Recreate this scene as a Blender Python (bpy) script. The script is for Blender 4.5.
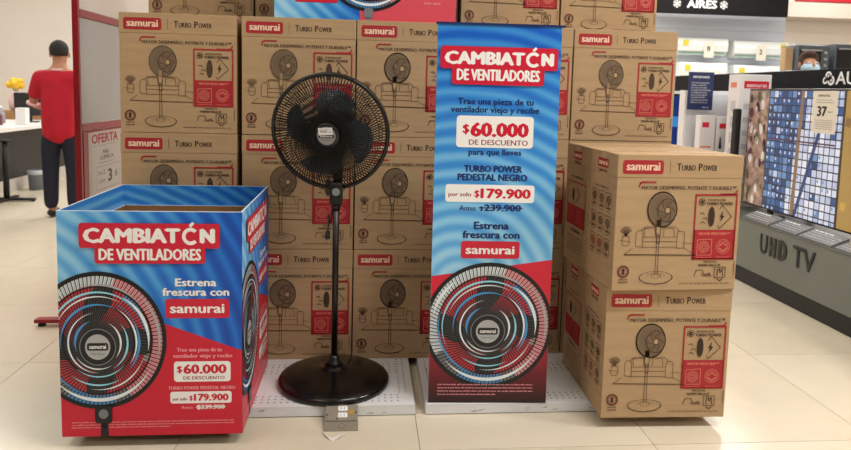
import bpy, bmesh, math, random
from mathutils import Vector, Matrix
random.seed(7)
PI = math.pi
scn = bpy.context.scene
for o in list(bpy.data.objects): bpy.data.objects.remove(o)
C = scn.collection

# ------------------------------------------------------------------ camera, world, exposure
def basis(pitch, yaw, roll):
    cp, sp, cy, sy = math.cos(pitch), math.sin(pitch), math.cos(yaw), math.sin(yaw)
    F = Vector((sy*cp, cy*cp, -sp)); R = Vector((cy, -sy, 0)); U = R.cross(F)
    return F, R*math.cos(roll)+U*math.sin(roll), U*math.cos(roll)-R*math.sin(roll)
F_, R_, U_ = basis(.0973, .0913, .0257)
cd = bpy.data.cameras.new('camera'); cam = bpy.data.objects.new('camera', cd); C.objects.link(cam)
cam.matrix_world = Matrix(((R_.x, U_.x, -F_.x, 0), (R_.y, U_.y, -F_.y, 0), (R_.z, U_.z, -F_.z, 1.2457), (0, 0, 0, 1)))
cd.sensor_width = 36; cd.lens = 665.16/851*36; cd.shift_y = -(225-156.4)/851
cd.dof.use_dof = True; cd.dof.focus_distance = 2.5; cd.dof.aperture_fstop = 4
scn.camera = cam
w = bpy.data.worlds.new('world'); scn.world = w; w.use_nodes = True
w.node_tree.nodes['Background'].inputs[0].default_value = (1, .97, .93, 1)
w.node_tree.nodes['Background'].inputs[1].default_value = .3
scn.view_settings.view_transform = 'Standard'; scn.view_settings.look = 'None'
scn.view_settings.gamma = 1; scn.view_settings.use_curve_mapping = False
scn.view_settings.exposure = 0.0
def area(x, y, z, sx, sy, p, col=(1, .965, .93)):
    l = bpy.data.lights.new('ceiling_light', 'AREA'); l.shape = 'RECTANGLE'; l.size = sx; l.size_y = sy; l.energy = p; l.color = col
    o = bpy.data.objects.new('ceiling_light', l); C.objects.link(o); o.location = (x, y, z); return o
LIGHTS = []
for x, k in ((-5.2, .25), (-1.9, .30), (1.6, 1.0), (4.8, 2.5)):
    for y, p in ((-2.2, 20), (1.0, 68), (4.6, 50), (8.4, 86)):
        LIGHTS.append((x, y)); area(x, y, 3.90, 1.5, .55, p*(k if y < 3 else (.5 if (abs(x) < 3 and y < 6) else 1)))
LIGHTS.append((8.0, 10.0)); area(8.0, 10.0, 3.90, 1.5, .55, 130)  # extra unseen fill lamp, added to brighten the back wall at right

# ------------------------------------------------------------------ materials
def lin(c):
    return tuple(((v/255)/12.92 if v/255 <= .04045 else ((v/255+.055)/1.055)**2.4) for v in c)
MATS = {}
def mat(name, rgb, rough=.6, metal=0, var=.0, scale=20, bump=0, emit=0, spec=.5, stretch=None, alpha=1):
    if name in MATS: return MATS[name]
    m = bpy.data.materials.new(name); m.use_nodes = True; MATS[name] = m
    nt = m.node_tree; b = nt.nodes['Principled BSDF']; c = lin(rgb)+(1,)
    b.inputs['Base Color'].default_value = c; b.inputs['Roughness'].default_value = rough; b.inputs['Metallic'].default_value = metal
    b.inputs['Specular IOR Level'].default_value = spec
    if emit: b.inputs['Emission Color'].default_value = c; b.inputs['Emission Strength'].default_value = emit
    tc = nt.nodes.new('ShaderNodeTexCoord'); n = nt.nodes.new('ShaderNodeTexNoise'); n.inputs['Scale'].default_value = scale; n.inputs['Detail'].default_value = 5
    if stretch:
        mp = nt.nodes.new('ShaderNodeMapping'); mp.inputs['Scale'].default_value = stretch
        nt.links.new(tc.outputs['Object'], mp.inputs[0]); nt.links.new(mp.outputs[0], n.inputs['Vector'])
    else: nt.links.new(tc.outputs['Object'], n.inputs['Vector'])
    if var:
        r = nt.nodes.new('ShaderNodeValToRGB'); r.color_ramp.elements[0].position = .3; r.color_ramp.elements[1].position = .7
        r.color_ramp.elements[0].color = tuple(v*(1-var) for v in c[:3])+(1,); r.color_ramp.elements[1].color = tuple(min(1, v*(1+var)) for v in c[:3])+(1,)
        nt.links.new(n.outputs['Fac'], r.inputs[0]); nt.links.new(r.outputs[0], b.inputs['Base Color'])
        if emit: nt.links.new(r.outputs[0], b.inputs['Emission Color'])
    if bump:
        bp = nt.nodes.new('ShaderNodeBump'); bp.inputs['Strength'].default_value = bump; bp.inputs['Distance'].default_value = .002
        nt.links.new(n.outputs['Fac'], bp.inputs['Height']); nt.links.new(bp.outputs[0], b.inputs['Normal'])
    return m
kraft = mat('kraft_cardboard', (180, 151, 115), .75, var=.05, scale=9, bump=.15, stretch=(1, 1, 6), spec=.25)
kraft_in = mat('kraft_inner', (150, 112, 74), .85, var=.06, scale=12, spec=.2)
tape = mat('packing_tape', (184, 156, 122), .35, var=.04)
ink = mat('brown_ink', (66, 46, 34), .7)
inkl = mat('light_brown_ink', (112, 84, 60), .7)
inkm = mat('halftone_ink', (124, 104, 80), .7)
redk = mat('red_ink_on_kraft', (168, 30, 40), .6, var=.04, scale=30)
pinkk = mat('pale_red_ink', (222, 128, 108), .6)
logow = mat('logo_cream', (238, 205, 180), .6)
darkred = mat('seal_ink', (110, 40, 34), .7)
red = mat('poster_red', (206, 22, 52), .35)
badge = mat('badge_red', (208, 28, 58), .35)
white = mat('poster_white', (246, 246, 246), .4)
navy = mat('poster_navy', (16, 40, 104), .4)
maroon = mat('poster_maroon', (150, 30, 56), .4)
blackp = mat('print_black', (16, 18, 24), .4)
grayp = mat('print_gray', (120, 124, 132), .4)
silverp = mat('print_silver', (178, 180, 184), .4)
cyanp = mat('print_cyan', (150, 222, 244), .4)
bluep = mat('print_blue', (70, 150, 214), .4)
glowp = mat('print_pale', (232, 244, 252), .4)
darkredp = mat('print_dark_red', (224, 40, 62), .4)
pinkp = mat('print_pink', (242, 160, 170), .4)
dk = mat('black_plastic', (17, 17, 18), .33, spec=.5)
dkm = mat('black_matte', (20, 20, 22), .6)
blade = mat('smoky_blade_plastic', (78, 92, 100), .2, spec=.8)
wire = mat('black_wire', (15, 14, 13), .5, spec=.3)
basem = mat('glossy_black_base', (13, 12, 12), .18, spec=.5)
whm = mat('white_painted_metal', (222, 223, 226), .4, var=.03, scale=8, spec=.5)
whp = mat('white_card', (236, 236, 238), .5)
redm = mat('red_painted_metal', (142, 6, 26), .4)
gold = mat('gold_ink', (176, 140, 60), .5)

def node_panel(name, cx, cz, sc, dist, cols, gdir=None, gr=(0, 1)):
    """blue printed sheet: curved light rays round a far centre"""
    m = bpy.data.materials.new(name); m.use_nodes = True; nt = m.node_tree; b = nt.nodes['Principled BSDF']; b.inputs['Roughness'].default_value = .38
    L = nt.links.new; N = nt.nodes.new
    tc = N('ShaderNodeTexCoord'); mp = N('ShaderNodeMapping'); mp.inputs['Location'].default_value = (-cx, 0, -cz); L(tc.outputs['Object'], mp.inputs[0])
    sx = N('ShaderNodeSeparateXYZ'); L(mp.outputs[0], sx.inputs[0])
    cb = N('ShaderNodeCombineXYZ'); L(sx.outputs[0], cb.inputs[0]); L(sx.outputs[2], cb.inputs[1])
    wv = N('ShaderNodeTexWave'); wv.wave_type = 'RINGS'; wv.rings_direction = 'Z'; wv.inputs['Scale'].default_value = sc
    wv.inputs['Distortion'].default_value = dist; wv.inputs['Detail'].default_value = 1.5; wv.inputs['Detail Scale'].default_value = .8
    L(cb.outputs[0], wv.inputs['Vector'])
    sx2 = N('ShaderNodeSeparateXYZ'); L(tc.outputs['Object'], sx2.inputs[0])
    mr = N('ShaderNodeMapRange'); mr.inputs['From Min'].default_value = gr[0]; mr.inputs['From Max'].default_value = gr[1]
    if gdir == 'x': L(sx2.outputs[0], mr.inputs[0])
    else: L(sx2.outputs[2], mr.inputs[0])
    mx = N('ShaderNodeMath'); mx.operation = 'MULTIPLY'; mx.inputs[1].default_value = .24; L(wv.outputs['Fac'], mx.inputs[0])
    ml = N('ShaderNodeMath'); ml.operation = 'MULTIPLY_ADD'; ml.inputs[1].default_value = .68; L(mr.outputs[0], ml.inputs[0]); L(mx.outputs[0], ml.inputs[2])
    r = N('ShaderNodeValToRGB'); e = r.color_ramp.elements
    e[0].position = 0.0; e[0].color = lin(cols[0])+(1,); e[1].position = 1; e[1].color = lin(cols[-1])+(1,)
    for i, c_ in enumerate(cols[1:-1]):
        q = e.new((i+1)/(len(cols)-1)); q.color = lin(c_)+(1,)
    L(ml.outputs[0], r.inputs[0]); L(r.outputs[0], b.inputs['Base Color']); return m
BL = [(0, 62, 160), (10, 98, 205), (60, 150, 226), (130, 200, 244), (186, 226, 250)]
bin_blue = node_panel('bin_blue_print', -.75, .1, 5.5, 1.2, BL, 'x', (.33, -.36))
bin_in = node_panel('bin_inner_print', -.8, -.9, 7, 2.0, BL, 'x', (.9, -1.0))
ban_blue = node_panel('banner_blue_print', -.12, .45, 5.2, 1.5, BL, 'z', (1.85, .45))
hdr_blue = node_panel('header_blue_print', .55, .9, 6, 2, BL, 'x', (.1, -.35))

# ------------------------------------------------------------------ object helpers
def me_obj(name, me, parent=None, loc=None, rz=0):
    o = bpy.data.objects.new(name, me); C.objects.link(o)
    if parent is not None: o.parent = parent
    if loc is not None: o.location = loc
    if rz: o.rotation_euler = (0, 0, rz)
    return o
def thing(name, label, cat, loc=(0, 0, 0), rz=0, group=None):
    o = bpy.data.objects.new(name, None); C.objects.link(o); o.location = loc; o.rotation_euler = (0, 0, rz)
    o.empty_display_size = .05; o['label'] = label; o['category'] = cat
    if group: o['group'] = group
    return o
def tag(o, label, cat, group=None):
    o['label'] = label; o['category'] = cat
    if group: o['group'] = group
    return o
class B:
    """collects shapes into one mesh"""
    def __init__(s): s.bm = bmesh.new(); s.mats = []
    def mi(s, m):
        if m not in s.mats: s.mats.append(m)
        return s.mats.index(m)
    def _fin(s, vs, m, smooth=False):
        i = s.mi(m)
        for f in {f for v in vs for f in v.link_faces}: f.material_index = i; f.smooth = smooth
    def box(s, x0, x1, y0, y1, z0, z1, m, bev=0, M=None):
        r = bmesh.ops.create_cube(s.bm, size=1); vs = r['verts']
        bmesh.ops.scale(s.bm, vec=(x1-x0, y1-y0, z1-z0), verts=vs); bmesh.ops.translate(s.bm, vec=((x0+x1)/2, (y0+y1)/2, (z0+z1)/2), verts=vs)
        i = s.mi(m)
        for f in {f for v in vs for f in v.link_faces}: f.material_index = i
        if bev:
            es = list({e for v in vs for e in v.link_edges}); r = bmesh.ops.bevel(s.bm, geom=es, offset=bev, segments=2, affect='EDGES', profile=.5, material=i)
            vs = list({v for f in r['faces'] for v in f.verts} | {v for v in vs if v.is_valid})
        if M is not None: bmesh.ops.transform(s.bm, matrix=M, verts=vs)
        return s
    def cyl(s, p, q, r0, r1, m, n=20, smooth=True):
        p, q = Vector(p), Vector(q); d = q-p
        r = bmesh.ops.create_cone(s.bm, cap_ends=True, segments=n, radius1=r0, radius2=r1, depth=d.length)
        M = Matrix.Translation((p+q)/2) @ d.to_track_quat('Z', 'Y').to_matrix().to_4x4()
        bmesh.ops.transform(s.bm, matrix=M, verts=r['verts']); i = s.mi(m)
        for f in {f for v in r['verts'] for f in v.link_faces}: f.material_index = i; f.smooth = smooth and len(f.verts) == 4
        return s
    def sph(s, c, r, m, sc=(1, 1, 1), n=16):
        q = bmesh.ops.create_uvsphere(s.bm, u_segments=n, v_segments=n//2+2, radius=r)
        bmesh.ops.scale(s.bm, vec=sc, verts=q['verts']); bmesh.ops.translate(s.bm, vec=c, verts=q['verts']); s._fin(q['verts'], m, True); return s
    def lathe(s, prof, m, n=48, axis='Z', c=(0, 0, 0), cap=True):
        rings = []
        for r, h in prof:
            row = []
            for k in range(n):
                a = 2*PI*k/n; x, y = r*math.cos(a), r*math.sin(a)
                v = (c[0]+x, c[1]+y, c[2]+h) if axis == 'Z' else (c[0]+x, c[1]+h, c[2]+y)
                row.append(s.bm.verts.new(v))
            rings.append(row)
        i = s.mi(m)
        for a, b in zip(rings, rings[1:]):
            for k in range(n):
                f = s.bm.faces.new((a[k], a[(k+1) % n], b[(k+1) % n], b[k])); f.material_index = i; f.smooth = True
        if cap:
            for row in (rings[0], rings[-1]):
                f = s.bm.faces.new(row); f.material_index = i
        return s
    def tube(s, pts, r, m, n=6, closed=False):
        pts = [Vector(p) for p in pts]; N = len(pts); rings = []
        for k, p in enumerate(pts):
            a = pts[(k-1) % N] if (closed or k > 0) else p; b = pts[(k+1) % N] if (closed or k < N-1) else p
            t = (b-a).normalized(); up = Vector((0, 0, 1)) if abs(t.z) < .9 else Vector((0, 1, 0))
            u = t.cross(up).normalized(); v = u.cross(t)
            rings.append([s.bm.verts.new(p+(u*math.cos(2*PI*j/n)+v*math.sin(2*PI*j/n))*r) for j in range(n)])
        i = s.mi(m)
        for k in range(N if closed else N-1):
            a, b = rings[k], rings[(k+1) % N]
            for j in range(n):
                f = s.bm.faces.new((a[j], a[(j+1) % n], b[(j+1) % n], b[j])); f.material_index = i; f.smooth = True
        if not closed:
            for row in (rings[0], rings[-1]): f = s.bm.faces.new(row); f.material_index = i
        return s
    def poly(s, pts, m):
        f = s.bm.faces.new([s.bm.verts.new(p) for p in pts]); f.material_index = s.mi(m); return s
    def mesh(s, name):
        bmesh.ops.recalc_face_normals(s.bm, faces=s.bm.faces[:])
        me = bpy.data.meshes.new(name); s.bm.to_mesh(me); s.bm.free()
        for m in s.mats: me.materials.append(m)
        return me
    def obj(s, name, parent=None, loc=None, rz=0): return me_obj(name, s.mesh(name), parent, loc, rz)
def struct(o): o['kind'] = 'structure'; return o

# ------------------------------------------------------------------ flat print kit
GL = {}
def glyphs(txt, bold):
    k = (txt, bold)
    if k in GL: return GL[k]
    cu = bpy.data.curves.new('t', 'FONT'); cu.body = txt; cu.size = 1; cu.resolution_u = 2; cu.offset = bold; cu.fill_mode = 'FRONT'
    ob = bpy.data.objects.new('t', cu); C.objects.link(ob)
    me = bpy.data.meshes.new_from_object(ob.evaluated_get(bpy.context.evaluated_depsgraph_get()))
    ps = [[(me.vertices[i].co.x, me.vertices[i].co.y) for i in p.vertices] for p in me.polygons]
    bpy.data.objects.remove(ob); bpy.data.curves.remove(cu); bpy.data.meshes.remove(me)
    GL[k] = ps; return ps
CAP = max(y for p in glyphs('H', 0.0) for x, y in p)
def clipc(poly, c):
    for ax, lim, sg in ((0, c[0], 1), (0, c[2], -1), (1, c[1], 1), (1, c[3], -1)):
        out = []
        for i in range(len(poly)):
            a, b = poly[i-1], poly[i]; da, db = sg*(a[ax]-lim), sg*(b[ax]-lim)
            if (da >= 0) != (db >= 0):
                t = da/(da-db); out.append((a[0]+(b[0]-a[0])*t, a[1]+(b[1]-a[1])*t))
            if db >= 0: out.append(b)
        poly = out
        if len(poly) < 3: return []
    return poly
class P:
    """u right, v down; s metres per unit; piece name -> polygons"""
    def __init__(s, su, sv, ox, oz, clip=None): s.su, s.sv, s.ox, s.oz, s.clip = su, sv, ox, oz, clip; s.d = {}; s.piece = 'print'; s.lay = 1; s.slope = 0
    def poly(s, pts, m):
        if s.clip:
            pts = clipc(pts, s.clip)
            if not pts: return
        s.d.setdefault(s.piece, []).append((pts, m, s.lay))
    def rect(s, u0, v0, u1, v1, m): s.poly([(u0, v0), (u1, v0), (u1, v1), (u0, v1)], m)
    def rr(s, u0, v0, u1, v1, r, m, n=5):
        pts = []
        for cx, cy, a in ((u1-r, v0+r, -90), (u1-r, v1-r, 0), (u0+r, v1-r, 90), (u0+r, v0+r, 180)):
            for k in range(n+1):
                t = math.radians(a+90*k/n); pts.append((cx+r*math.cos(t), cy+r*math.sin(t)))
        s.poly(pts, m)
    def line(s, pts, w, m, closed=False):
        if closed: pts = list(pts)+[pts[0]]
        for a, b in zip(pts, pts[1:]):
            dx, dy = b[0]-a[0], b[1]-a[1]; L = math.hypot(dx, dy) or 1; nx, ny = -dy/L*w/2, dx/L*w/2; ex, ey = dx/L*w*.3, dy/L*w*.3
            s.poly([(a[0]-ex+nx, a[1]-ey+ny), (b[0]+ex+nx, b[1]+ey+ny), (b[0]+ex-nx, b[1]+ey-ny), (a[0]-ex-nx, a[1]-ey-ny)], m)
    def ring(s, cx, cy, r0, r1, m, a0=0, a1=360, n=None, ky=1, taper=False):
        n = n or max(6, int(abs(a1-a0)/7))
        for k in range(n):
            t0, t1 = math.radians(a0+(a1-a0)*k/n), math.radians(a0+(a1-a0)*(k+1)/n)
            def rr_(j):
                if not taper: return r0, r1
                h = (r1-r0)/2*math.sin(PI*min(max(j/n, .02), .98)); mm = (r0+r1)/2; return mm-h, mm+h
            p0, q0 = rr_(k); p1, q1 = rr_(k+1)
            s.poly([(cx+p0*math.cos(t0), cy+p0*ky*math.sin(t0)), (cx+q0*math.cos(t0), cy+q0*ky*math.sin(t0)),
                    (cx+q1*math.cos(t1), cy+q1*ky*math.sin(t1)), (cx+p1*math.cos(t1), cy+p1*ky*math.sin(t1))], m)
    def disc(s, cx, cy, r, m, ky=1, n=40): s.poly([(cx+r*math.cos(2*PI*k/n), cy+r*ky*math.sin(2*PI*k/n)) for k in range(n)], m)
    def text(s, t, u0, u1, base, cap, m, bold=.0, slope=0):
        ps = glyphs(t, 0.0)
        xs = [x for p in ps for x, y in p]
        if not xs: return
        e = bold*cap*1.9; a, b = min(xs), max(xs); k = (u1-u0-2*e)/(b-a); kc = (cap-e)/CAP; l0 = s.lay
        for j, (dx, dy) in enumerate([(0, 0)] if not bold else ([(-e, 0), (e, 0), (0, .5*e), (0, -.5*e)] if cap > 6 else [(-e, 0), (e, 0)])):
            s.lay = l0+j*.12
            for p in ps: s.poly([(u0+e+dx+(x-a)*k, base-.5*e-dy-y*kc+slope*((x-a)*k)) for x, y in p], m)
        s.lay = l0
    def micro(s, u0, u1, v, h, m, fill=.85):
        u = u0
        while u < u1:
            wd = random.uniform(1.5, 5)*h; e = min(u+wd, u1); x = u
            while x < e:                                   # letter-like ticks
                s.rect(x, v-h*random.choice((1, .75, .75)), min(x+h*.38, e), v, m); x += h*.62
            u = e+h*.6
    def meshes(s, lift=.00035):
        out = []
        for name, L in s.d.items():
            name = name.split('|')[0]
            vs, fs, ms, idx = [], [], [], []
            for pts, m, lay in L:
                b = len(vs); vs += [(s.ox+u*s.su, -lift*lay, s.oz-v*s.sv) for u, v in pts]
                a2 = sum(p[0]*q[1]-q[0]*p[1] for p, q in zip(pts, pts[1:]+pts[:1]))
                r = range(b, b+len(pts)); fs.append(list(r) if a2 < 0 else list(reversed(r)))
                if m not in ms: ms.append(m)
                idx.append(ms.index(m))
            me = bpy.data.meshes.new(name); me.from_pydata(vs, [], fs)
            for m in ms: me.materials.append(m)
            me.polygons.foreach_set('material_index', idx); me.update(); out.append((name, me))
        return out
def put(meshes, parent, loc, rz=0):
    for n, me in meshes: me_obj(n, me, parent, loc, rz)

# ------------------------------------------------------------------ room
FL = mat('floor_tile', (218, 208, 188), .24, var=.035, scale=3.5, bump=.03, spec=.45)
FLb = mat('floor_tile_b', (214, 204, 183), .26, var=.04, scale=4.5, bump=.03, spec=.45)
grout = mat('floor_joint', (140, 128, 110), .8)
wallm = mat('wall_paint', (234, 226, 218), .8, var=.015, scale=2)
b = B(); b.box(-9, 11, -5, 14, -.2, -.004, grout); floor = struct(b.obj('floor'))
tm = []
for m in (FL, FLb):
    b = B(); b.box(.0012, .8438, .0012, .7968, -.0045, 0, m); tm.append(b.mesh('tile'))
for i in range(-5, 6):
    for j in range(-1, 10):
        t = me_obj('tile', tm[(i*7+j*3) % 2], floor, (.2095+.845*i, 2.2+.798*j, 0))
b = B(); b.box(-9, -4.018, -5, 14, -.0045, 0, FL); b.box(5.2815, 11, -5, 14, -.0045, 0, FL); b.box(-4.0155, 5.279, -5, 1.399, -.0045, 0, FL); b.box(-4.0155, 5.279, 10.183, 14, -.0045, 0, FL)
o = b.obj('tile', floor); o['kind'] = 'stuff'
struct(B().box(-9, 11, 12, 12.15, 0, 4, wallm).obj('wall_back'))
struct(B().box(-9.15, -9, -5, 12.15, 0, 4, wallm).obj('wall_left'))
struct(B().box(11, 11.15, -5, 12.15, 0, 4, wallm).obj('wall_right'))
struct(B().box(-9.15, 11.15, -5.15, -5, 0, 4, mat('wall_front_paint', (110, 106, 102), .8)).obj('wall_front'))
ceilm = mat('ceiling_board', (225, 222, 216), .85)
struct(B().box(-9.15, 11.15, -5.15, 12.15, 4, 4.1, ceilm).obj('ceiling'))
lamp_e = mat('lamp_diffuser', (255, 248, 236), .5, emit=2.0)
for k, (x, y) in enumerate(LIGHTS):  # last entry houses the added fill lamp
    t = thing('ceiling_lamp', 'white ceiling light panel, %s from the left, %s row from the back wall' % (['first', 'second', 'third', 'fourth', 'added fill, rightmost'][k//4], ['fourth', 'third', 'second', 'first'][k % 4]), 'lamp', (x, y, 4.0), 0, 'ceiling light panels above the shop')
    B().box(-.8, .8, -.32, .32, -.05, 0, whm).obj('housing', t); B().box(-.76, .76, -.28, .28, -.058, -.05, lamp_e).obj('diffuser', t)

# ------------------------------------------------------------------ fan carton
W, D, H = .481, .262, .4985
U = 128.; V = 133.
def fan_sketch(p, cx, cy, r, k=1.16):
    p.lay = 2; p.disc(cx, cy, r, inkm, k); p.ring(cx, cy, r*.93, r, ink, ky=k); p.lay = 3
    for j in range(44):
        a = 2*PI*j/44; p.line([(cx+r*.3*math.cos(a), cy+r*.3*k*math.sin(a)), (cx+r*.62*math.cos(a+.35), cy+r*.62*k*math.sin(a+.35)), (cx+r*.93*math.cos(a+.5), cy+r*.93*k*math.sin(a+.5))], .2, ink)
    p.lay = 4
    hx, hy = cx+r*.35, cy+r*.05
    for j in range(6):
        a = 2*PI*j/6+.3; pts = []
        for q in range(9):
            t = q/8; rr = r*(.18+.45*t); pts.append((hx+rr*math.cos(a+t*.9)-r*.12*t, hy+rr*k*math.sin(a+t*.9)))
        for q in range(8, -1, -1):
            t = q/8; rr = r*(.18+.45*t); pts.append((hx+rr*math.cos(a+t*.9+.35*math.sin(PI*t))-r*.12*t, hy+rr*k*math.sin(a+t*.9+.35*math.sin(PI*t))))
        for q in range(8):
            p.poly([pts[q], pts[q+1], pts[16-q], pts[17-q]], inkl)
        p.line(pts[:9], .35, ink)
    p.ring(hx, hy, r*.62, r*.66, ink, ky=k)
    p.lay = 5; p.disc(hx, hy, r*.2, ink, k); p.lay = 6; p.disc(hx, hy, r*.15, kraft, k)
def smallcaps(p, u0, v, sc, m):
    x = u0
    for t, wd, cap in (('T', 5, 7), ('URBO', 14.5, 5.4), (None, 2.6, 0), ('P', 4.6, 7), ('OWER', 15, 5.4)):
        if t: p.text(t, x, x+(wd-.5)*sc, v, cap*sc, m, .02)
        x += wd*sc
def front_print():
    p = P(W/U, H/V, -W/2, H)
    p.piece = 'logo'; p.rr(5, 5.4, 46, 18.7, 2.6, redk); p.lay = 2; p.text('samurai', 8.5, 42.5, 15.3, 8.2, logow, .03)
    p.piece = 'lettering'; p.lay = 1; p.rect(52.4, 6, 52.9, 17.5, inkl)
    smallcaps(p, 59.5, 15, 1.0, ink)
    p.text('MAYOR DESEMPEÑO, POTENTE Y DURABLE™', 25, 122, 33.6, 3.6, ink, .012)
    p.text('PEDESTAL', 93, 107, 105.8, 2, ink, .02); p.text('TAMAÑO MALLA 18"', 87, 111, 109.4, 2.4, ink, .03)
    p.micro(69, 122, 127, 1.3, inkl)
    for k in range(6): p.rect(124.6, 105+k*2.3, 125.6, 106.5+k*2.3, ink)
    p.piece = 'accent_bracket'
    p.line([(22.5, 31), (23.5, 27.5), (26, 26.5), (39, 26.5)], 1.5, redk); p.piece = 'accent_bracket|2'; p.line([(106, 37.8), (119, 37.8), (122, 37), (123.3, 34)], 1.5, redk)
    p.piece = 'line_drawing'; p.lay = 1
    p.line([(5, 83), (16, 84.5)], .5, inkl); p.line([(70, 86), (82, 86.5)], .5, inkl)
    p.line([(19, 91), (11, 97), (84, 98), (72, 91)], .55, inkl); p.line([(11, 97.3), (84, 98.3)], .8, inkl)
    # sofa
    for a in ([(22, 89), (22, 76), (24, 73.5), (28, 74), (29, 76), (29, 90), (22, 89)], [(64, 77), (65, 74.5), (70, 74.5), (71.5, 77), (71.5, 91), (64, 91), (64, 77)],
              [(27, 73.5), (31, 70), (62, 70), (66, 74)], [(29, 80), (64, 80)], [(29, 84.5), (64, 84.5)], [(29, 90), (64, 90)],
              [(31, 79), (30, 71.5), (41, 71), (42, 79)], [(50, 79), (50, 71), (60, 71.5), (61, 79)]): p.line(a, .55, inkl)
    # plant
    p.line([(8.5, 79), (8, 86), (9.5, 88.5), (14, 88.5), (15.5, 86), (15, 79), (8.5, 79)], .55, inkl)
    for k in range(9):
        a = math.radians(200+k*17); p.line([(11.7, 79), (11.7+3*math.cos(a), 77+3*math.sin(a)), (11.7+6.2*math.cos(a), 76+6.5*math.sin(a))], .8, inkl)
    # pole and base
    p.lay = 2; p.rect(42, 63, 46.6, 76, kraft); p.lay = 3
    p.line([(42, 64), (42, 78), (46.4, 78), (46.4, 64)], .6, ink); p.line([(43, 78), (43, 86), (45.8, 86), (45.8, 78)], .7, ink); p.rect(43, 79, 45.8, 81, inkm)
    p.line([(43.3, 86), (43, 117)], .5, ink); p.line([(45.4, 86), (45.8, 117)], .5, ink)
    p.ring(44.3, 120, 16.6, 17.4, ink, ky=.36); p.line([(28, 122.5), (34, 125.5), (44, 127), (55, 125.5), (61, 122)], .5, ink)
    p.ring(44.3, 118.5, 4.6, 5.1, ink, ky=.45, a0=0, a1=360); p.ring(44.3, 119, 8.6, 9, inkl, ky=.4, a0=180, a1=360)
    fan_sketch(p, 47, 53, 15.2)
    p.piece = 'feature_panel'; p.lay = 1
    u0, v0, u1, v1 = 81, 38.6, 123.5, 102
    p.line([(u0, v0), (u1, v0), (u1, v1), (u0, v1)], 1.6, redk, True); p.rect(u0, 73, u1, v1, redk)
    p.lay = 2; p.text('TECNOLOGÍA', 93, 112, 44.4, 2, ink, .03); p.text('TURBO POWER', 92, 119.5, 48.4, 2.9, ink, .03)
    for k in range(5): p.ring(87.5+2*math.cos(k*1.257), 45.5+2*math.sin(k*1.257), 1.3, 1.9, ink, n=8)
    p.disc(98, 60, 3.4, ink, 2.9); 
    for k in range(7): p.rect(95, 53+k*2.2, 101, 53.5+k*2.2, inkl)
    p.line([(106, 52.5), (109, 48.5), (119, 60), (107, 71.5), (105, 68.5)], .7, ink)
    p.poly([(110, 53.5), (106.5, 60.5), (109.2, 60.5)], ink); p.poly([(109.2, 59), (111.7, 59), (107, 66)], ink)
    for a in ((86, 57), (89, 62), (87, 66)): p.line([a, (a[0]+3, a[1]-1), (a[0]+4.5, a[1]+1)], .7, ink)
    p.text('MAYOR FRESCURA***', 86, 119, 78, 2.6, pinkk, .03)
    p.lay = 3
    p.line([(85, 83), (100, 82), (100, 98), (85, 98)], .6, pinkk, True)
    for k in range(5): p.ring(92, 90, 1.2+k*1.1, 1.6+k*1.1, pinkk, n=14)
    for r in (5.6, 7.2): p.ring(112, 89.5, r-.5, r, pinkk, n=20)
    p.line([(108, 89), (112, 86), (116, 89)], 1, pinkk); p.line([(108, 91), (112, 94), (116, 91)], 1, pinkk)
    p.micro(85, 101, 100.6, .9, pinkk); p.micro(106, 119, 100.6, .9, pinkk)
    p.piece = 'certification_mark'; p.lay = 1
    p.line([(84, 119), (86, 113), (92, 113), (95, 118), (100, 116), (101, 119)], .8, inkl); p.text('Home', 92, 102, 119.6, 3.4, inkl, .02)
    p.line([(105, 110.5), (116.5, 110.5), (116.5, 120.5), (105, 120.5)], .8, inkl, True); p.line([(108, 119), (108, 113), (110, 112), (111, 116), (113, 112), (114, 119)], .9, ink); p.line([(108, 122), (111, 124), (114, 122)], .9, ink)
    p.piece = 'warranty_seal'; p.ring(11, 114, 4.6, 6, darkred, ky=1.02); p.ring(11, 114, 3.6, 4, darkred); p.text('1', 9.6, 12.3, 117, 6, ink, .05)
    p.text('AÑO DE', 6.5, 15.5, 122.6, 1.6, ink, .02); p.text('GARANTÍA', 6, 16, 125.4, 1.6, ink, .02)
    return p.meshes()
def side_print(kind):
    Us = 70.; p = P(D/Us, H/V, -D/2, H); p.piece = 'side_logo'
    p.rr(22, 7, 48, 16, 2, redk); p.lay = 2; p.text('samurai', 24, 46, 13.8, 5.6, logow, .03)
    p.piece = 'side_print'; p.lay = 1; p.text('TURBO POWER', 25, 46, 21, 2.6, ink, .02); p.text('CARACTERÍSTICAS', 16, 52, 37, 2.2, ink, .02)
    if kind == 0:
        for r in range(3):
            for c_ in range(3):
                x, y = 17+c_*18, 48+r*23; p.line([(x-6, y-8), (x+6, y-8), (x+6, y+8), (x-6, y+8)], .7, inkl, True)
                mm = redk if r == 2 and c_ < 2 else ink
                p.ring(x, y-1, 3, 4.2, mm, n=14); p.ring(x, y-1, 1, 1.8, mm, n=8); p.line([(x, y+3), (x, y+7)], 1, mm); p.line([(x-3, y+7), (x+3, y+7)], .8, mm)
                p.micro(x-5, x+5, y+11, .9, ink)
    else:
        p.line([(8, 42), (62, 42), (62, 90), (8, 90)], 1.2, redk, True); p.rect(8, 68, 34, 90, redk); p.rect(36, 68, 62, 90, redk)
        p.disc(26, 56, 3.6, ink, 2); p.line([(36, 48), (46, 55), (36, 63)], 1, ink); p.text('18" PEDESTAL', 22, 50, 98, 3.6, ink, .05)
        for k in range(5): p.micro(12, 60, 104+k*4, 1.2, ink)
    return p.meshes()
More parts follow.
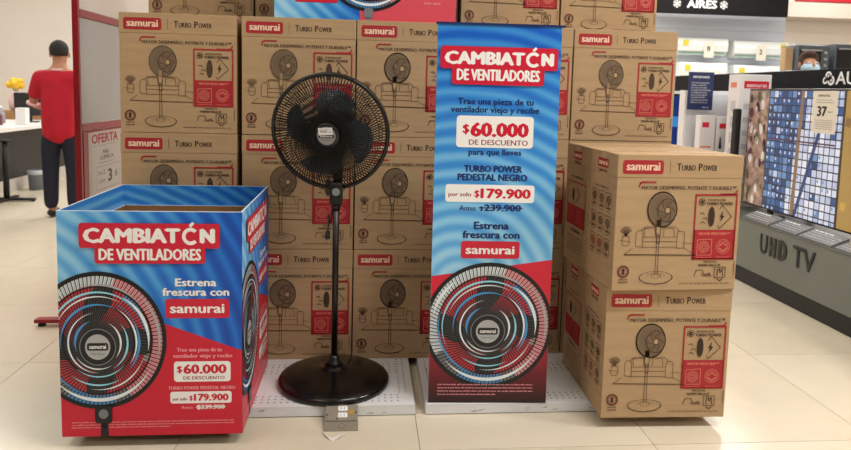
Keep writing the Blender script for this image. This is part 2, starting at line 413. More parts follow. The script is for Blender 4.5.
def carton_meshes():
    b = B(); hl = H*(1-.168)
    b.box(-W/2+.0012, W/2-.0012, -D/2+.0012, D/2-.0012, 0, hl, kraft, .002); body = b.mesh('carton')
    b = B(); b.box(-W/2, W/2, -D/2, D/2, hl-.0004, H, kraft, .0022); lid = b.mesh('lid')
    b = B(); b.box(-W/2+.001, W/2-.001, -.024, .024, H, H+.0004, tape); b.box(-W/2-.0004, -W/2, -.024, .024, H-.05, H+.0004, tape); b.box(W/2, W/2+.0004, -.024, .024, H-.05, H+.0004, tape)
    b.box(-W/2+.002, W/2-.002, -.0008, .0008, H+.0004, H+.0006, ink)
    return [('carton', body), ('lid', lid), ('tape', b.mesh('tape'))]
CM = carton_meshes(); FP = front_print(); SP = [side_print(0), side_print(1)]
def carton(x, y, z, rz=0, kind=0, label='', group='kraft fan cartons', plain=False):
    """x, y = front left bottom corner"""
    c_, s_ = math.cos(rz), math.sin(rz)
    t = thing('fan_carton', label, 'box', (x+W/2*c_-D/2*s_, y+W/2*s_+D/2*c_, z), rz, group)
    for n, me in CM: me_obj(n, me, t)
    if not plain:
        put(FP, t, (0, -D/2-.0002, 0)); put(SP[kind], t, (-W/2-.0005, 0, 0), -PI/2)
    return t

HP = .0426
# display platforms
def platform(x0, x1, y0, y1, label):
    t = thing('display_platform', label, 'platform', ((x0+x1)/2, y0, 0), 0); hw = (x1-x0)/2
    b = B(); b.box(-hw, hw, 0, y1-y0, HP-.003, HP, whm, .001); b.obj('top_panel', t)
    b = B(); b.box(-hw, hw, .0005, .004, 0.003, HP-.0031, whm, .0008); b.box(-hw, -hw+.004, .004, y1-y0, .003, HP-.0031, whm); b.box(hw-.004, hw, .004, y1-y0, .003, HP-.0031, whm); b.obj('kick_plate', t)
    b = B(); b.box(-hw+.03, hw-.03, .03, y1-y0-.03, 0, HP-.0032, mat('platform_core', (120, 120, 122), .7)); b.obj('support_frame', t)
    b = B(); hole = mat('punched_hole', (96, 96, 100), .8); n = int((x1-x0-.06)/.025)
    for row in (.035, .06, .085, .30, .325, .36, .385):
        for k in range(n):
            x = -hw+.03+k*.025
            b.poly([(x+.0042*math.cos(a*PI/3), row+.0042*math.sin(a*PI/3), HP+.0003) for a in range(6)], hole)
    for k in range(14):
        for x in (-hw+.03, -hw+.055, hw-.03, hw-.055):
            y = .11+k*.025
            b.poly([(x+.0042*math.cos(a*PI/3), y+.0042*math.sin(a*PI/3), HP+.0003) for a in range(6)], hole)
    o = b.obj('perforation', t); o['kind'] = 'stuff'
    b = B(); sc = mat('scuff_mark', (150, 148, 146), .7)
    for k in range(9):
        x = random.uniform(-hw+.1, hw-.02); z = random.uniform(.008, .03); L = random.uniform(.01, .03)
        b.poly([(x, -.0003, z), (x+L, -.0003, z+random.uniform(0, .004)), (x+L, -.0003, z+.006), (x+L*.4, -.0003, z+.003)], sc)
    b.obj('scuff', t)
platform(-1.01, .209, 2.452, 3.5, 'low white perforated metal platform under the black pedestal fan')
platform(.25, 1.365, 2.452, 3.5, 'low white perforated metal platform under the tall banner and right cartons')

ROW = {0: 'bottom', 1: 'middle', 2: 'third', 3: 'top'}
COLX = [-1.016, -.527, -.0425, .4415, .9255]; COLN = ['far left', 'second from left', 'middle', 'second from right', 'far right']
for j in range(3):
    for i, x in enumerate(COLX):
        x -= .012 if i == 0 else 0
        y = 2.899 if i < 3 else 2.94
        y += random.uniform(-.003, .003); rz = random.uniform(-.002, .002)
        extra = {(0, 2): ', red tag behind the blue bin'}.get((i, j), '')
        carton(x, y+.003, HP+j*.5005, rz, (i+j) % 2, 'kraft fan carton, %s column, %s row of the back wall of cartons' % (COLN[i], ['bottom', 'middle', 'upper'][j]), 'fan cartons in the back wall')
for k, (x, y, lab) in enumerate([(-1.016, 3.25, 'leftmost kraft fan carton of the set-back top row'), (-.527, 3.25, 'kraft fan carton of the set-back top row, left of the printed header'),
                     (-.0425, 3.25, 'kraft fan carton of the set-back top row, behind the printed header'), (.4445, 3.2, 'kraft fan carton of the top row, just above the banner'), (.932, 3.2, 'rightmost kraft fan carton of the set-back top row')]):
    carton(x, y, HP+3*.5005, 0, k % 2, lab, 'fan cartons on the top row')
for i, x in enumerate(COLX):
    for j in range(3):
        carton(x, 3.225, HP+j*.5005, 0, 0, 'kraft carton in the hidden second rank, %s column, %s row' % (COLN[i], ['bottom', 'middle', 'upper'][j]), 'cartons hidden behind the back wall', True)
# right hand stack
def local(x, y, rz, dx, dy): return x+dx*math.cos(rz)-dy*math.sin(rz), y+dx*math.sin(rz)+dy*math.cos(rz)
carton(.8958, 2.3187, HP, -.0207, 0, 'lower front kraft fan carton of the right stack, overhanging the platform', 'fan cartons in the right stack')
x, y = local(.8958, 2.3187, -.0207, .0, .266); carton(x, y, HP, -.0207, 1, 'lower rear kraft fan carton of the right stack', 'fan cartons in the right stack')
carton(.8972, 2.2814, HP+.5005, .04, 0, 'upper front kraft fan carton of the right stack, nearest the camera', 'fan cartons in the right stack')
x, y = local(.8972, 2.2814, .04, .0, .266); carton(x, y, HP+.5005, .04, 1, 'upper rear kraft fan carton of the right stack, red panels on its side', 'fan cartons in the right stack')

# ------------------------------------------------------------------ posters
def fanpic(p, cx, cy, R, hx, hy):
    p.piece = 'fan_picture'; p.lay = 3
    p.disc(cx, cy, R, blackp, n=60); p.lay = 4
    p.ring(cx, cy, R*.80, R*.955, grayp); p.ring(cx, cy, R*.2, R*.80, darkredp)
    p.lay = 4.4; p.ring(cx, cy, R*.80, R*.955, glowp, 150, 285); p.ring(cx, cy, R*.80, R*.955, pinkp, -75, 60); p.ring(cx, cy, R*.8, R*.955, bluep, 75, 120)
    p.ring(cx, cy, R*.58, R*.79, bluep, -60, -5); p.ring(cx, cy, R*.70, R*.79, silverp, -35, 25)
    p.lay = 5                                           # blades
    p.lay = 4.7; p.ring(cx, cy, R*.60, R*.68, darkredp, -60, -5); p.lay = 5
    for a0 in (-95, -8, 82, 172):
        for k in range(10):
            def bl(t):
                c0 = math.radians(a0+ -14+26*t); wd = math.radians(9+13*math.sin(PI*min(t*1.0, 1))*1.1)
                r = R*(.22+.58*t); return [(hx*(1-t)+cx*t+r*math.cos(c0-wd*.8), hy*(1-t)+cy*t+r*math.sin(c0-wd*.8)), (hx*(1-t)+cx*t+r*math.cos(c0+wd), hy*(1-t)+cy*t+r*math.sin(c0+wd))]
            a, b_ = bl(k/10), bl((k+1)/10); p.poly([a[0], a[1], b_[1], b_[0]], blackp)
    p.lay = 6                                           # curved wires
    for k in range(96):
        a = 2*PI*(k+.5)/96; p.line([(hx*(1-q)+cx*q+R*(.26+.68*q)*math.cos(a+.55*q-.25*q*q), hy*(1-q)+cy*q+R*(.26+.68*q)*math.sin(a+.55*q-.25*q*q)) for q in (0, .25, .5, .75, 1)], R*.005, mat('print_wire_grey', (96, 92, 100), .4))
    p.lay = 6.2; n = 96
    for k in range(n):
        a = 2*PI*k/n; pts = []
        for q in range(6):
            t = q/5; r = R*(.26+.70*t); th = a+.55*t-(.25*t*t); e = t
            pts.append((hx*(1-e)+cx*e+r*math.cos(th), hy*(1-e)+cy*e+r*math.sin(th)))
        p.line(pts, R*.0155, blackp)
    for r in (.78, .52): p.ring(cx, cy, R*(r-.008), R*(r+.012), blackp)
    p.ring(cx, cy, R*.94, R, blackp)
    p.lay = 7                                           # light trails
    for r, a0, a1, m, wd in ((.72, 150, 330, cyanp, .03), (.70, 20, 100, glowp, .02), (.55, 170, 300, bluep, .035), (.56, 300, 395, glowp, .03), (.44, 90, 260, glowp, .025), (.43, -40, 60, cyanp, .03), (.34, 160, 250, bluep, .04),
                             (.33, -60, 40, glowp, .03), (.86, 30, 140, glowp, .055), (.88, 190, 235, glowp, .05), (.63, 60, 130, cyanp, .025), (.74, -60, 10, glowp, .05), (.50, 40, 130, cyanp, .02), (.66, 200, 300, glowp, .02), (.78, 100, 200, bluep, .03), (.38, 60, 150, glowp, .02), (.90, -50, 20, silverp, .04), (.60, -30, 40, bluep, .04), (.82, 250, 320, silverp, .03)):
        ex = 1-r; p.ring(cx*(1-ex*.6)+hx*ex*.6, cy*(1-ex*.6)+hy*ex*.6, R*(r-wd/2), R*(r+wd/2), m, a0, a1, taper=True)
    p.lay = 8; p.disc(hx, hy, R*.27, blackp); p.lay = 9; p.ring(hx, hy, R*.255, R*.27, grayp); p.disc(hx, hy, R*.185, silverp)
    p.lay = 10; p.rr(hx-R*.155, hy-R*.06, hx+R*.155, hy+R*.05, R*.03, blackp); p.lay = 11; p.text('samurai', hx-R*.125, hx+R*.125, hy+R*.025, R*.065, white, .02)
    p.lay = 10; p.text('Turbo Power', hx-R*.11, hx+R*.11, hy+R*.115, R*.035, grayp, .01)
def price_badges(p, u0, v0, u1, v1, r): p.rr(u0, v0, u1, v1, r, white)
def cambiaton(p, r1, r2, t1, b1, c1, t2, b2, c2):
    p.piece = 'title_badge'; p.lay = 13; p.rr(*r2, 3, badge); p.lay = 13.5; p.rr(*r1, 3, badge)
    p.piece = 'title_lettering'; p.lay = 14
    a, z = t1; L = z-a
    p.text('CAMBIAT', a, a+L*.735, b1, c1, white, .05)
    cx, cy, r = a+L*.812, b1-c1*.47, c1*.585
    p.ring(cx, cy, r*.58, r*1.0, white, 42, 318, n=24); p.line([(cx+c1*.0, cy-r*1.2), (cx+c1*.16, cy-r*1.5)], c1*.2, white)
    p.text('N', a+L*.882, z, b1, c1, white, .06)
    p.text('DE VENTILADORES', t2[0], t2[1], b2, c2, white, .03)
def bin_art(wm, hm):
    p = P(wm/184., hm/222., -wm/2, hm, (0, 0, 184, 222)); p.piece = 'red_field'; p.lay = 1
    p.poly([(0, 72), (106, 110), (184, 137), (184, 222), (0, 222)], red)
    cambiaton(p, (22, 11, 162, 35), (37, 32, 147, 50), (26, 157), 30.2, 14.5, (41, 143), 46.8, 11.3)
    fanpic(p, 39, 126, 68, 38, 132)
    p.piece = 'fan_picture'; p.lay = 2; p.rect(39, 190, 47, 222, blackp); p.lay = 12; p.rr(34, 191, 51, 208, 2, blackp); p.lay = 13; p.disc(42.5, 199, 4.8, grayp)
    p.piece = 'slogan_lettering'; p.lay = 2
    p.text('Estrena', 116, 158, 72.5, 7.8, white, .035); p.text('frescura con', 103, 171, 82, 7.8, white, .035)
    p.text('Trae una pieza de tu', 117, 163, 137.6, 4, pinkp, .03); p.text('ventilador viejo y recibe', 113, 174, 143.8, 4, pinkp, .03)
    p.text('TURBO POWER PEDESTAL NEGRO', 108, 177, 176, 3.4, pinkp, .03); p.text('Antes', 121, 133, 195.6, 3, pinkp, .02); p.text('$239.900', 137, 166, 196.2, 4.6, white, .04); p.rect(136, 193.6, 167, 194.4, white)
    for k, e in ((0, 175), (1, 176), (2, 110)): p.micro(10, e, 208.4+k*2.6, 1.25, pinkp)
    p.piece = 'logo_badge'; p.lay = 2; p.rr(106, 85, 171, 104, 2.6, badge); p.lay = 3; p.text('samurai', 110.5, 166, 99, 9.6, white, .03)
    p.piece = 'price_badge'; p.lay = 2; p.rr(114, 147.5, 172, 168, 3, white); p.rr(110, 178, 173, 190, 2.5, white)
    p.lay = 3; p.text('$', 117, 122.5, 158.5, 6.5, red, .03); p.text('60.000', 123.5, 168, 160, 9.6, red, .045); p.text('DE DESCUENTO', 123.5, 166, 165.8, 3.4, maroon, .02)
    p.text('por solo', 112.5, 127, 187, 3.3, maroon, .02); p.text('$', 129.5, 133, 187, 5, red, .03); p.text('179.900', 134, 170, 187.6, 7.2, red, .045)
    return p.meshes()
bw, bh, bd = .601, .7807, .6086
BA = bin_art(bw, bh)
t = thing('display_bin', 'open blue and red printed cardboard promotion bin left of the black fan', 'display bin', (-1.011+bw/2, 2.262+.0, HP))
th = .005; edge = mat('board_edge', (214, 224, 236), .7)
def wall4(b, x0, x1, y0, y1, z0, z1, th, m, mt):
    for a in ((x0, x1, y0, y0+th), (x0, x1, y1-th, y1), (x0, x0+th, y0+th, y1-th), (x1-th, x1, y0+th, y1-th)): b.box(*a, z0, z1, m)
    for a in ((x0, x1, y0, y0+th), (x0, x1, y1-th, y1), (x0, x0+th, y0+th, y1-th), (x1-th, x1, y0+th, y1-th)): b.box(*a, z1, z1+.001, mt)
b = B(); b.box(-bw/2, bw/2, 0, th, 0, bh, bin_blue); b.obj('front_panel', t)
for nm, a in (('side_panel', (bw/2-th, bw/2, th, bd-th)), ('side_panel', (-bw/2, -bw/2+th, th, bd-th)), ('back_panel', (-bw/2, bw/2, bd-th, bd))):
    o = B().box(*a, 0, bh, bin_in).obj(nm, t)
b = B(); wall4(b, -bw/2, bw/2, 0, bd, bh, bh+.0004, th, edge, edge); b.obj('rim', t)
b = B(); wall4(b, -bw/2+th+.001, bw/2-th-.001, th+.001, bd-th-.001, .01, bh-.085, .006, kraft_in, edge); b.box(-bw/2+.01, bw/2-.01, .01, bd-.01, .002, .01, kraft_in); b.obj('kraft_liner', t)
for n, me in BA: me_obj(n, me, t, (0, -.0003, 0))
BS = bin_art(bd, bh)
fldp = P(bd/184., bh/222., -bd/2, bh); fldp.piece = 'side_sheet'; fldp.lay = .5; fldp.rect(0, 0, 184, 222, bin_blue)
put(fldp.meshes(), t, (bw/2+.0002, bd/2, 0), PI/2); put(BS, t, (bw/2+.0003, bd/2, 0), PI/2)

# banner
bnw, bnh = .462, 1.452
redgrad = bpy.data.materials.new('banner_red_print'); redgrad.use_nodes = True
nt = redgrad.node_tree; tc = nt.nodes.new('ShaderNodeTexCoord'); sx = nt.nodes.new('ShaderNodeSeparateXYZ'); r = nt.nodes.new('ShaderNodeValToRGB')
e = r.color_ramp.elements; e[0].position = .0; e[0].color = lin((22, 8, 16))+(1,); e[1].position = .36; e[1].color = lin((214, 28, 58))+(1,)
q = e.new(.12); q.color = lin((110, 14, 34))+(1,)
nt.links.new(tc.outputs['Object'], sx.inputs[0]); nt.links.new(sx.outputs[2], r.inputs[0]); nt.links.new(r.outputs[0], nt.nodes['Principled BSDF'].inputs['Base Color']); nt.nodes['Principled BSDF'].inputs['Roughness'].default_value = .35
t = thing('promotional_banner', 'tall blue and red printed fan promotion banner standing right of the black fan', 'banner', (.262+bnw/2-.002, 2.458, HP), -.04)
B().box(-bnw/2, bnw/2, 0, .012, 0, bnh, ban_blue).obj('board', t)
B().box(-bnw/2-.006, bnw/2+.012, -.004, .016, bnh, bnh+.008, mat('navy_rail', (22, 40, 96), .4)).obj('top_rail', t)
b = B(); b.box(-.07, .07, .012, .018, 0, .9, kraft_in); b.poly([(-.07, .018, 0), (-.07, .16, 0), (-.07, .018, .8)], kraft_in); b.poly([(.07, .018, 0), (.07, .16, 0), (.07, .018, .8)], kraft_in); b.obj('easel_strut', t)
p = P(bnw/120., bnh/378., -bnw/2, bnh, (0, 0, 120, 378)); p.piece = 'red_field'; p.poly([(0, 247), (120, 229), (120, 378), (0, 378)], redgrad)
fanpic(p, 58.5, 297, 64.5, 58, 303)
cambiaton(p, (3, 20.5, 117, 42), (14.5, 39, 104, 57), (7, 113), 37.8, 12.6, (19, 100), 53, 11)
p.piece = 'slogan_lettering'; p.lay = 2
p.text('Trae una pieza de tu', 21, 95, 76, 6.1, navy, .02); p.text('ventilador viejo y recibe', 14.5, 101, 83.8, 6.1, navy, .02); p.text('para que lleves', 33, 85, 125.2, 6.1, navy, .02)
p.text('TURBO POWER', 29, 86.5, 142, 6.6, navy, .035); p.text('PEDESTAL NEGRO', 23, 92, 150.5, 6.6, navy, .035)
p.text('Antes', 25.5, 42, 180.5, 5, navy, .01); p.text('$', 46, 49, 180.5, 4.6, navy, .03); p.text('239.900', 50, 87, 180.8, 6.8, navy, .04); p.rect(44.5, 177, 88.5, 178, navy)
p.text('Estrena', 40.5, 75.5, 199, 7.6, navy, .035); p.text('frescura con', 29.5, 86.5, 208.2, 7.6, navy, .035)
p.piece = 'fine_print'; p.lay = 13
for k in range(4): p.micro(9, (106, 106, 106, 68)[k], 359+k*3.4, 1.5, pinkp)
p.piece = 'logo_badge'; p.lay = 2; p.rr(28.5, 211, 87, 228.5, 2.6, badge); p.lay = 3; p.text('samurai', 33, 82, 224, 8.8, white, .03)
p.piece = 'price_badge'; p.lay = 2; p.rr(20.5, 87, 96, 118, 3.4, white); p.rr(11.5, 154.5, 99.5, 172, 2.8, white)
p.lay = 3; p.text('$', 26.5, 33, 104, 8.6, red, .03); p.text('60.000', 34, 91.5, 107.4, 14, red, .045); p.text('DE DESCUENTO', 33, 91, 115.4, 5.2, maroon, .015)
p.text('por solo', 14.5, 37, 166.4, 4.2, maroon, .02); p.text('$', 40, 45, 166.8, 6.8, red, .03); p.text('179.900', 46, 96, 168, 9.8, red, .045)
put(p.meshes(), t, (0, -.0003, 0))

# printed header on top of the carton wall
hw_, hh_ = .78, .46
t = thing('printed_header', 'blue and red printed fan header box on top of the carton wall', 'header', (-.005, 2.93, HP+3*.5005), .0)
b = B(); b.box(-hw_/2, hw_/2, 0, th, 0, hh_, hdr_blue); b.box(-hw_/2, hw_/2, .215, .22, 0, hh_, hdr_blue); b.box(-hw_/2, -hw_/2+th, th, .215, 0, hh_, hdr_blue); b.box(hw_/2-th, hw_/2, th, .215, 0, hh_, hdr_blue); b.obj('board', t)
p = P(hw_/180., hh_/106., -hw_/2, hh_, (0, 0, 180, 106)); p.piece = 'red_field'; p.poly([(78, 0), (180, 0), (180, 106), (84, 106)], mat('header_red', (222, 78, 94), .4))
fanpic(p, 93, 50, 47, 93, 52); p.piece = 'fan_picture'; p.lay = 2; p.rect(90, 93, 95, 106, grayp); p.lay = 12; p.rr(88, 94, 97, 103, 2, grayp)
p.piece = 'logo_badge'; p.lay = 13; p.rr(8, 14, 50, 28, 2, badge); p.lay = 14; p.text('samurai', 12, 46, 25, 8, white, .03)
p.piece = 'slogan_lettering'; p.lay = 3; p.text('Estrena frescura con', 8, 56, 10, 5, white, .03); p.rr(20, 76, 62, 90, 2, badge); p.micro(148, 164, 88, 2, pinkp); p.micro(150, 172, 82, 2, white)
p.piece = 'price_badge'; p.lay = 3; p.rr(132, 20, 176, 40, 3, white); p.lay = 4; p.text('$179.900', 135, 173, 34, 8, red, .04)
put(p.meshes(), t, (0, -.0003, 0))

# ------------------------------------------------------------------ pedestal fan
fx, fy = -.112, 2.668
t = thing('pedestal_fan', 'black pedestal fan with round wire grille standing on the white platform', 'fan', (fx, fy, HP))
b = B(); b.lathe([(.224, 0), (.227, .006), (.227, .018), (.221, .026), (.20, .034), (.12, .046), (.06, .058), (.042, .066), (.034, .078), (.0, .078)][:-1], basem, 72); base = b.obj('base', t)
b = B()
for k in range(24):
    a = PI*(1.02+.45*k/23); 
b = B(); b.lathe([(.036, .076), (.026, .088), (.020, .10), (.017, .115)], dk, 32); b.obj('base_collar', t)
b = B(); b.cyl((0, 0, .12), (0, 0, .79), .0128, .0128, dk, 20); b.obj('pole', t)
hz = 1.082-HP; hxl = -.137-fx+.004
b = B(); b.box(-.026, .026, -.03, .03, .745, .835, dk, .008); b.cyl((0, 0, .72), (0, 0, .75), .016, .022, dk); cb = b.obj('control_housing', t)
b = B(); b.cyl((0, -.031, .797), (0, -.037, .797), .0155, .0155, mat('silver_button', (140, 150, 152), .35, .4), 24); b.obj('button', cb)
tilt = Matrix.Translation((hxl, 0, hz)) @ Matrix.Rotation(math.radians(-11), 4, 'Z') @ Matrix.Rotation(math.radians(11), 4, 'X')
def hobj(b, name, parent=t):
    o = b.obj(name, parent); 
    if parent is t: o.matrix_local = tilt
    return o
b = B(); b.lathe([(.0, .17), (.05, .168), (.072, .15), (.075, .08), (.07, .05), (.055, .03)], dk, 32, 'Y', cap=False); b.cyl((0, .07, -.24), (0, .09, -.05), .02, .028, dk); hobj(b, 'motor_housing')
Rg = .230
b = B(); b.tube([(Rg*math.cos(2*PI*k/96), -.03, Rg*math.sin(2*PI*k/96)) for k in range(96)], .0082, dk, 8, True)
b.lathe([(Rg+.004, -.036), (Rg+.006, -.03), (Rg+.006, -.012), (Rg+.002, -.008), (Rg-.003, -.012), (Rg-.004, -.034)], dk, 96, 'Y', cap=False); rim = hobj(b, 'grille_rim')
def dome(r, f): s_ = (r/Rg); return f*(1-s_**2.6)
def wires(n, front):
    b = B(); sg = 1 if front else -1; wr = .0021 if front else .0017
    for k in range(n):
        a = 2*PI*k/n; pts = []
        for q in range(11):
            u = q/10; r = .052+(Rg-.052)*u; th = a+sg*(.95*u-.45*u*u)
            pts.append((r*math.cos(th), (-.03-dome(r, .055)) if front else (-.02+dome(r, .075)), r*math.sin(th)))
        b.tube(pts, wr, wire, 4)
    return b
fg = hobj(wires(116, True), 'front_grille'); fg['kind'] = 'stuff'
bg = hobj(wires(110, False), 'rear_grille'); bg['kind'] = 'stuff'
for r, y in ((.16, -.03-dome(.16, .055)+.002), (.2, -.03-dome(.2, .055)+.002)):
    b = B(); b.tube([(r*math.cos(2*PI*k/64), y, r*math.sin(2*PI*k/64)) for k in range(64)], .0014, wire, 5, True); hobj(b, 'grille_ring')
b = B(); b.lathe([(.0001, -.088), (.040, -.088), (.052, -.083), (.056, -.072), (.053, -.066)], dk, 40, 'Y', cap=False); hub = hobj(b, 'hub_cap')
b = B(); b.cyl((0, -.088, 0), (0, -.0895, 0), .036, .035, mat('silver_disc', (150, 152, 156), .35, .3), 40); b.obj('badge', hub)
p = P(.001, .001, 0, 0); p.piece = 'badge_print'; p.rr(-31, -6, 31, 8, 3, blackp); p.lay = 2; p.text('samurai', -24, 24, 4.6, 7.5, white, .02); p.lay = 1; p.text('Turbo Power', -22, 22, 17, 4.5, blackp, .01); put(p.meshes(), hub, (0, -.0897, 0))
b = B(); Mt = Matrix.Rotation(math.radians(-4), 4, 'Y'); b.box(-.029, .027, -.0912, -.0905, .004, .033, whp, 0, Mt); o = b.obj('price_label', hub)
p = P(.001, .001, 0, 0); p.piece = 'price_label_print'
for k in range(16): p.rect(-22+k*1.7, -23, -22+k*1.7+random.choice((.5, 1)), -14, blackp)
p.micro(8, 22, -16, 3, blackp); p.micro(-22, 18, -27, 2, grayp); put(p.meshes(), hub, (0, -.0914, 0))
# blades
for bi, a0 in enumerate((82, -8, -98, 172)):
    vs, fs = [], []; NU, NV = 64, 10
    for i in range(NU+1):
        u = i/NU; r = .045+.132*u
        wd = math.radians(15+17*math.sin(PI*min(1, u*.85))**.8); c0 = math.radians(a0)-math.radians(34)*u+.35
        if u > .86: wd *= math.sqrt(max(0.02, 1-((u-.86)/.14)**2))
        for j in range(NV+1):
            v = j/NV*2-1; th = c0+wd*v; y = -.045+.020*v*(1-.3*u)+.0017*math.sin(r*760+(c0-th)*6)
            vs.append((r*math.cos(th), y, r*math.sin(th)))
    for i in range(NU):
        for j in range(NV): q = i*(NV+1)+j; fs.append((q, q+1, q+NV+2, q+NV+1))
    me = bpy.data.meshes.new('blade'); me.from_pydata(vs, [], fs); me.materials.append(blade)
    for pl in me.polygons: pl.use_smooth = True
    o = me_obj('blade', me, t); o.matrix_local = tilt
b = B(); b.lathe([(.0001, -.07), (.045, -.068), (.05, -.055), (.05, -.03)], dk, 32, 'Y', cap=False); hobj(b, 'blade_hub')
b = B(); pts = [(0, .03, .80), (-.012, .04, .74), (-.02, .03, .68), (-.026, .02, .66), (-.03, .0, .70), (-.03, .0, .66), (-.032, -.005, .63)]
def smooth(pts, n=5):
    out = []; P_ = [Vector(q) for q in pts]; P_ = [P_[0]]+P_+[P_[-1]]
    for i in range(1, len(P_)-2):
        for k in range(n):
            s_ = k/n; a, b_, c_, d_ = P_[i-1:i+3]; out.append(.5*((2*b_)+(c_-a)*s_+(2*a-5*b_+4*c_-d_)*s_*s_+(3*b_-a-3*c_+d_)*s_**3))
    out.append(P_[-1]); return out
b.tube(smooth(pts), .003, dk, 8); cord = b.obj('power_cord', t)
b = B(); b.box(-.042, -.022, -.012, .006, .60, .632, dk, .003); b.cyl((-.037, -.003, .60), (-.037, -.003, .582), .0022, .0022, mat('plug_pin', (190, 180, 150), .3, .8), 8); b.cyl((-.027, -.003, .60), (-.027, -.003, .582), .0022, .0022, MATS['plug_pin'], 8); b.obj('plug', cord)

# floor outlet box in front of the platform
t = thing('floor_outlet_box', 'dull beige metal floor outlet box in front of the fan base', 'outlet box', (-.071, 2.340, 0))
steel = mat('dull_steel', (150, 142, 128), .5, .35, var=.08, scale=30)
b = B(); M = Matrix.Rotation(math.radians(0), 4, 'X')
w2 = .0625
def wedge(b, y0, y1, z0, z1, m, w2):     # y, z of front and back top edges
    v = [(-w2, y0, 0.0005), (w2, y0, 0.0005), (w2, y1, 0.0005), (-w2, y1, 0.0005), (-w2, y0, z0), (w2, y0, z0), (w2, y1, z1), (-w2, y1, z1)]
    for f in ((0, 3, 2, 1), (4, 5, 6, 7), (0, 1, 5, 4), (1, 2, 6, 5), (2, 3, 7, 6), (3, 0, 4, 7)): b.poly([v[i] for i in f], m)
b = B(); wedge(b, 0, .040, .004, .016, steel, w2); low = b.obj('lower_plate', t)
b = B(); wedge(b, .041, .105, .022, .050, steel, w2*.97); up = b.obj('upper_plate', t)
def onplate(x, s_): return (x, .041+.064*s_, .022+.028*s_)
Mp = lambda x, s_: Matrix.Translation(onplate(x, s_)) @ Matrix.Rotation(math.atan2(.028, .064), 4, 'X')
for s_ in (.32, .74):
    b = B(); b.box(-.018, .018, -.011, .011, -.001, .003, whp, .003, Mp(.004, s_)); 
    for dx in (-.007, .005): b.box(dx, dx+.0018, -.004, .004, .003, .0034, dkm, 0, Mp(.004, s_))
    b.obj('outlet', up)
b = B(); b.cyl(Mp(.036, .5) @ Vector((0, 0, -.001)), Mp(.036, .5) @ Vector((0, 0, .0015)), .011, .011, gold, 20); b.obj('brass_plug', up)
b = B()
for x, s_ in ((-.054, .35), (.054, .5), (-.016, .1)): b.cyl(Mp(x, s_) @ Vector((0, 0, -.001)), Mp(x, s_) @ Vector((0, 0, .001)), .0035, .0035, dkm, 10)
b.obj('screw_hole', up)
b = B(); b.tube([(.003+.013*math.cos(2*PI*k/24), .02+.011*math.sin(2*PI*k/24), .0106+.0033*math.sin(2*PI*k/24)) for k in range(24)], .0007, mat('steel_dark', (100, 94, 84), .6), 5, True); b.obj('knockout_ring', low)
b = B(); pm = mat('crumpled_paper', (226, 222, 216), .7)
pts = [(-.05, .012, .012), (-.03, -.018, .004), (-.014, -.03, .0035), (.006, -.018, .012), (.022, .008, .008)]
rows = [[Vector(q)+Vector((.004*k*(1 if i > 2 else -.6), .011*k, .002*math.sin(i*2.1+k*1.7))) for k in range(3)] for i, q in enumerate(pts)]
for i in range(4):
    for k in range(2): b.poly([rows[i][k], rows[i+1][k], rows[i+1][k+1], rows[i][k+1]], pm)
o = b.obj('paper_strip', None, (-.080, 2.300, -.0025)); tag(o, 'crumpled white paper strip lying on the floor before the outlet box', 'paper')
sd = o.modifiers.new('s', 'SOLIDIFY'); sd.thickness = .0008

# ------------------------------------------------------------------ red display stand at left
t = thing('display_stand', 'red metal framed display stand with grey panel behind the bin', 'display stand', (-1.366, 3.3, 0))
Ld = 1.15
b = B(); b.box(-.014, .014, 0, .024, .03, 2.1, redm, .003); b.obj('post', t)
b = B(); b.box(-.018, .018, Ld-.036, Ld, .03, 2.1, redm, .003); b.obj('post', t)
for z in (1.575, 1.03, .16):
    b = B(); b.box(-.014, .014, .024, Ld-.036, z-.018, z+.016, redm, .002); b.obj('crossbar', t)
gp = mat('grey_panel', (158, 158, 160), .25, spec=.6)
b = B(); b.box(-.006, .006, .04, Ld-.04, 1.05, 1.555, gp); b.obj('grey_panel', t)
b = B(); b.box(-.006, .006, .04, Ld-.04, 1.595, 2.08, mat('pale_panel', (214, 206, 202), .4)); b.obj('upper_panel', t)
b = B(); b.box(-.012, .012, .037, Ld-.037, .18, 1.008, redm, .002); b.obj('lower_panel', t)
for y in (.15, Ld-.2):
    f = B().box(-.30, .22, y, y+.05, .018, .038, redm, .004).obj('foot_bar', t)
    for x in (-.27, .19): B().cyl((x, y+.025, .0), (x, y+.025, .018), .02, .016, dkm, 14).obj('rubber_pad', f)
pw = .50; p = P(pw/100, .85/150, -pw/2, .85); p.piece = 'offer_poster'; offw = mat('poster_offwhite', (188, 180, 176), .6); p.rect(0, 0, 100, 150, offw)
p.lay = 2; p.text('OFERTA', 8, 78, 10.5, 8.5, mat('offer_red', (170, 30, 44), .6), .04); p.rect(8, 12.5, 80, 12.9, grayp); p.text('PIÑA', 36, 52, 21, 3.6, blackp, .02); p.text('OLÍMPICA', 28, 64, 26, 3.6, blackp, .02); p.rect(26, 28.6, 66, 29, blackp)
p.line([(18, 32), (80, 32), (80, 53), (18, 53)], .6, grayp, True); p.text('POR', 23, 34, 40, 3.2, blackp); p.text('2', 36, 40, 40, 4.5, blackp, .02); p.text('LLEVA', 23, 40, 47, 3, blackp); p.text('3', 48, 60, 48, 12, blackp, .05); p.disc(71, 42, 3.6, grayp)
p.text('$2.000', 34, 64, 61, 5, blackp, .03); p.micro(67, 82, 60.5, 3, grayp); p.line([(6, 3), (94, 3), (94, 147), (6, 147)], .3, grayp, True)
put(p.meshes(), t, (.0125, .09+pw/2, .15), PI/2)

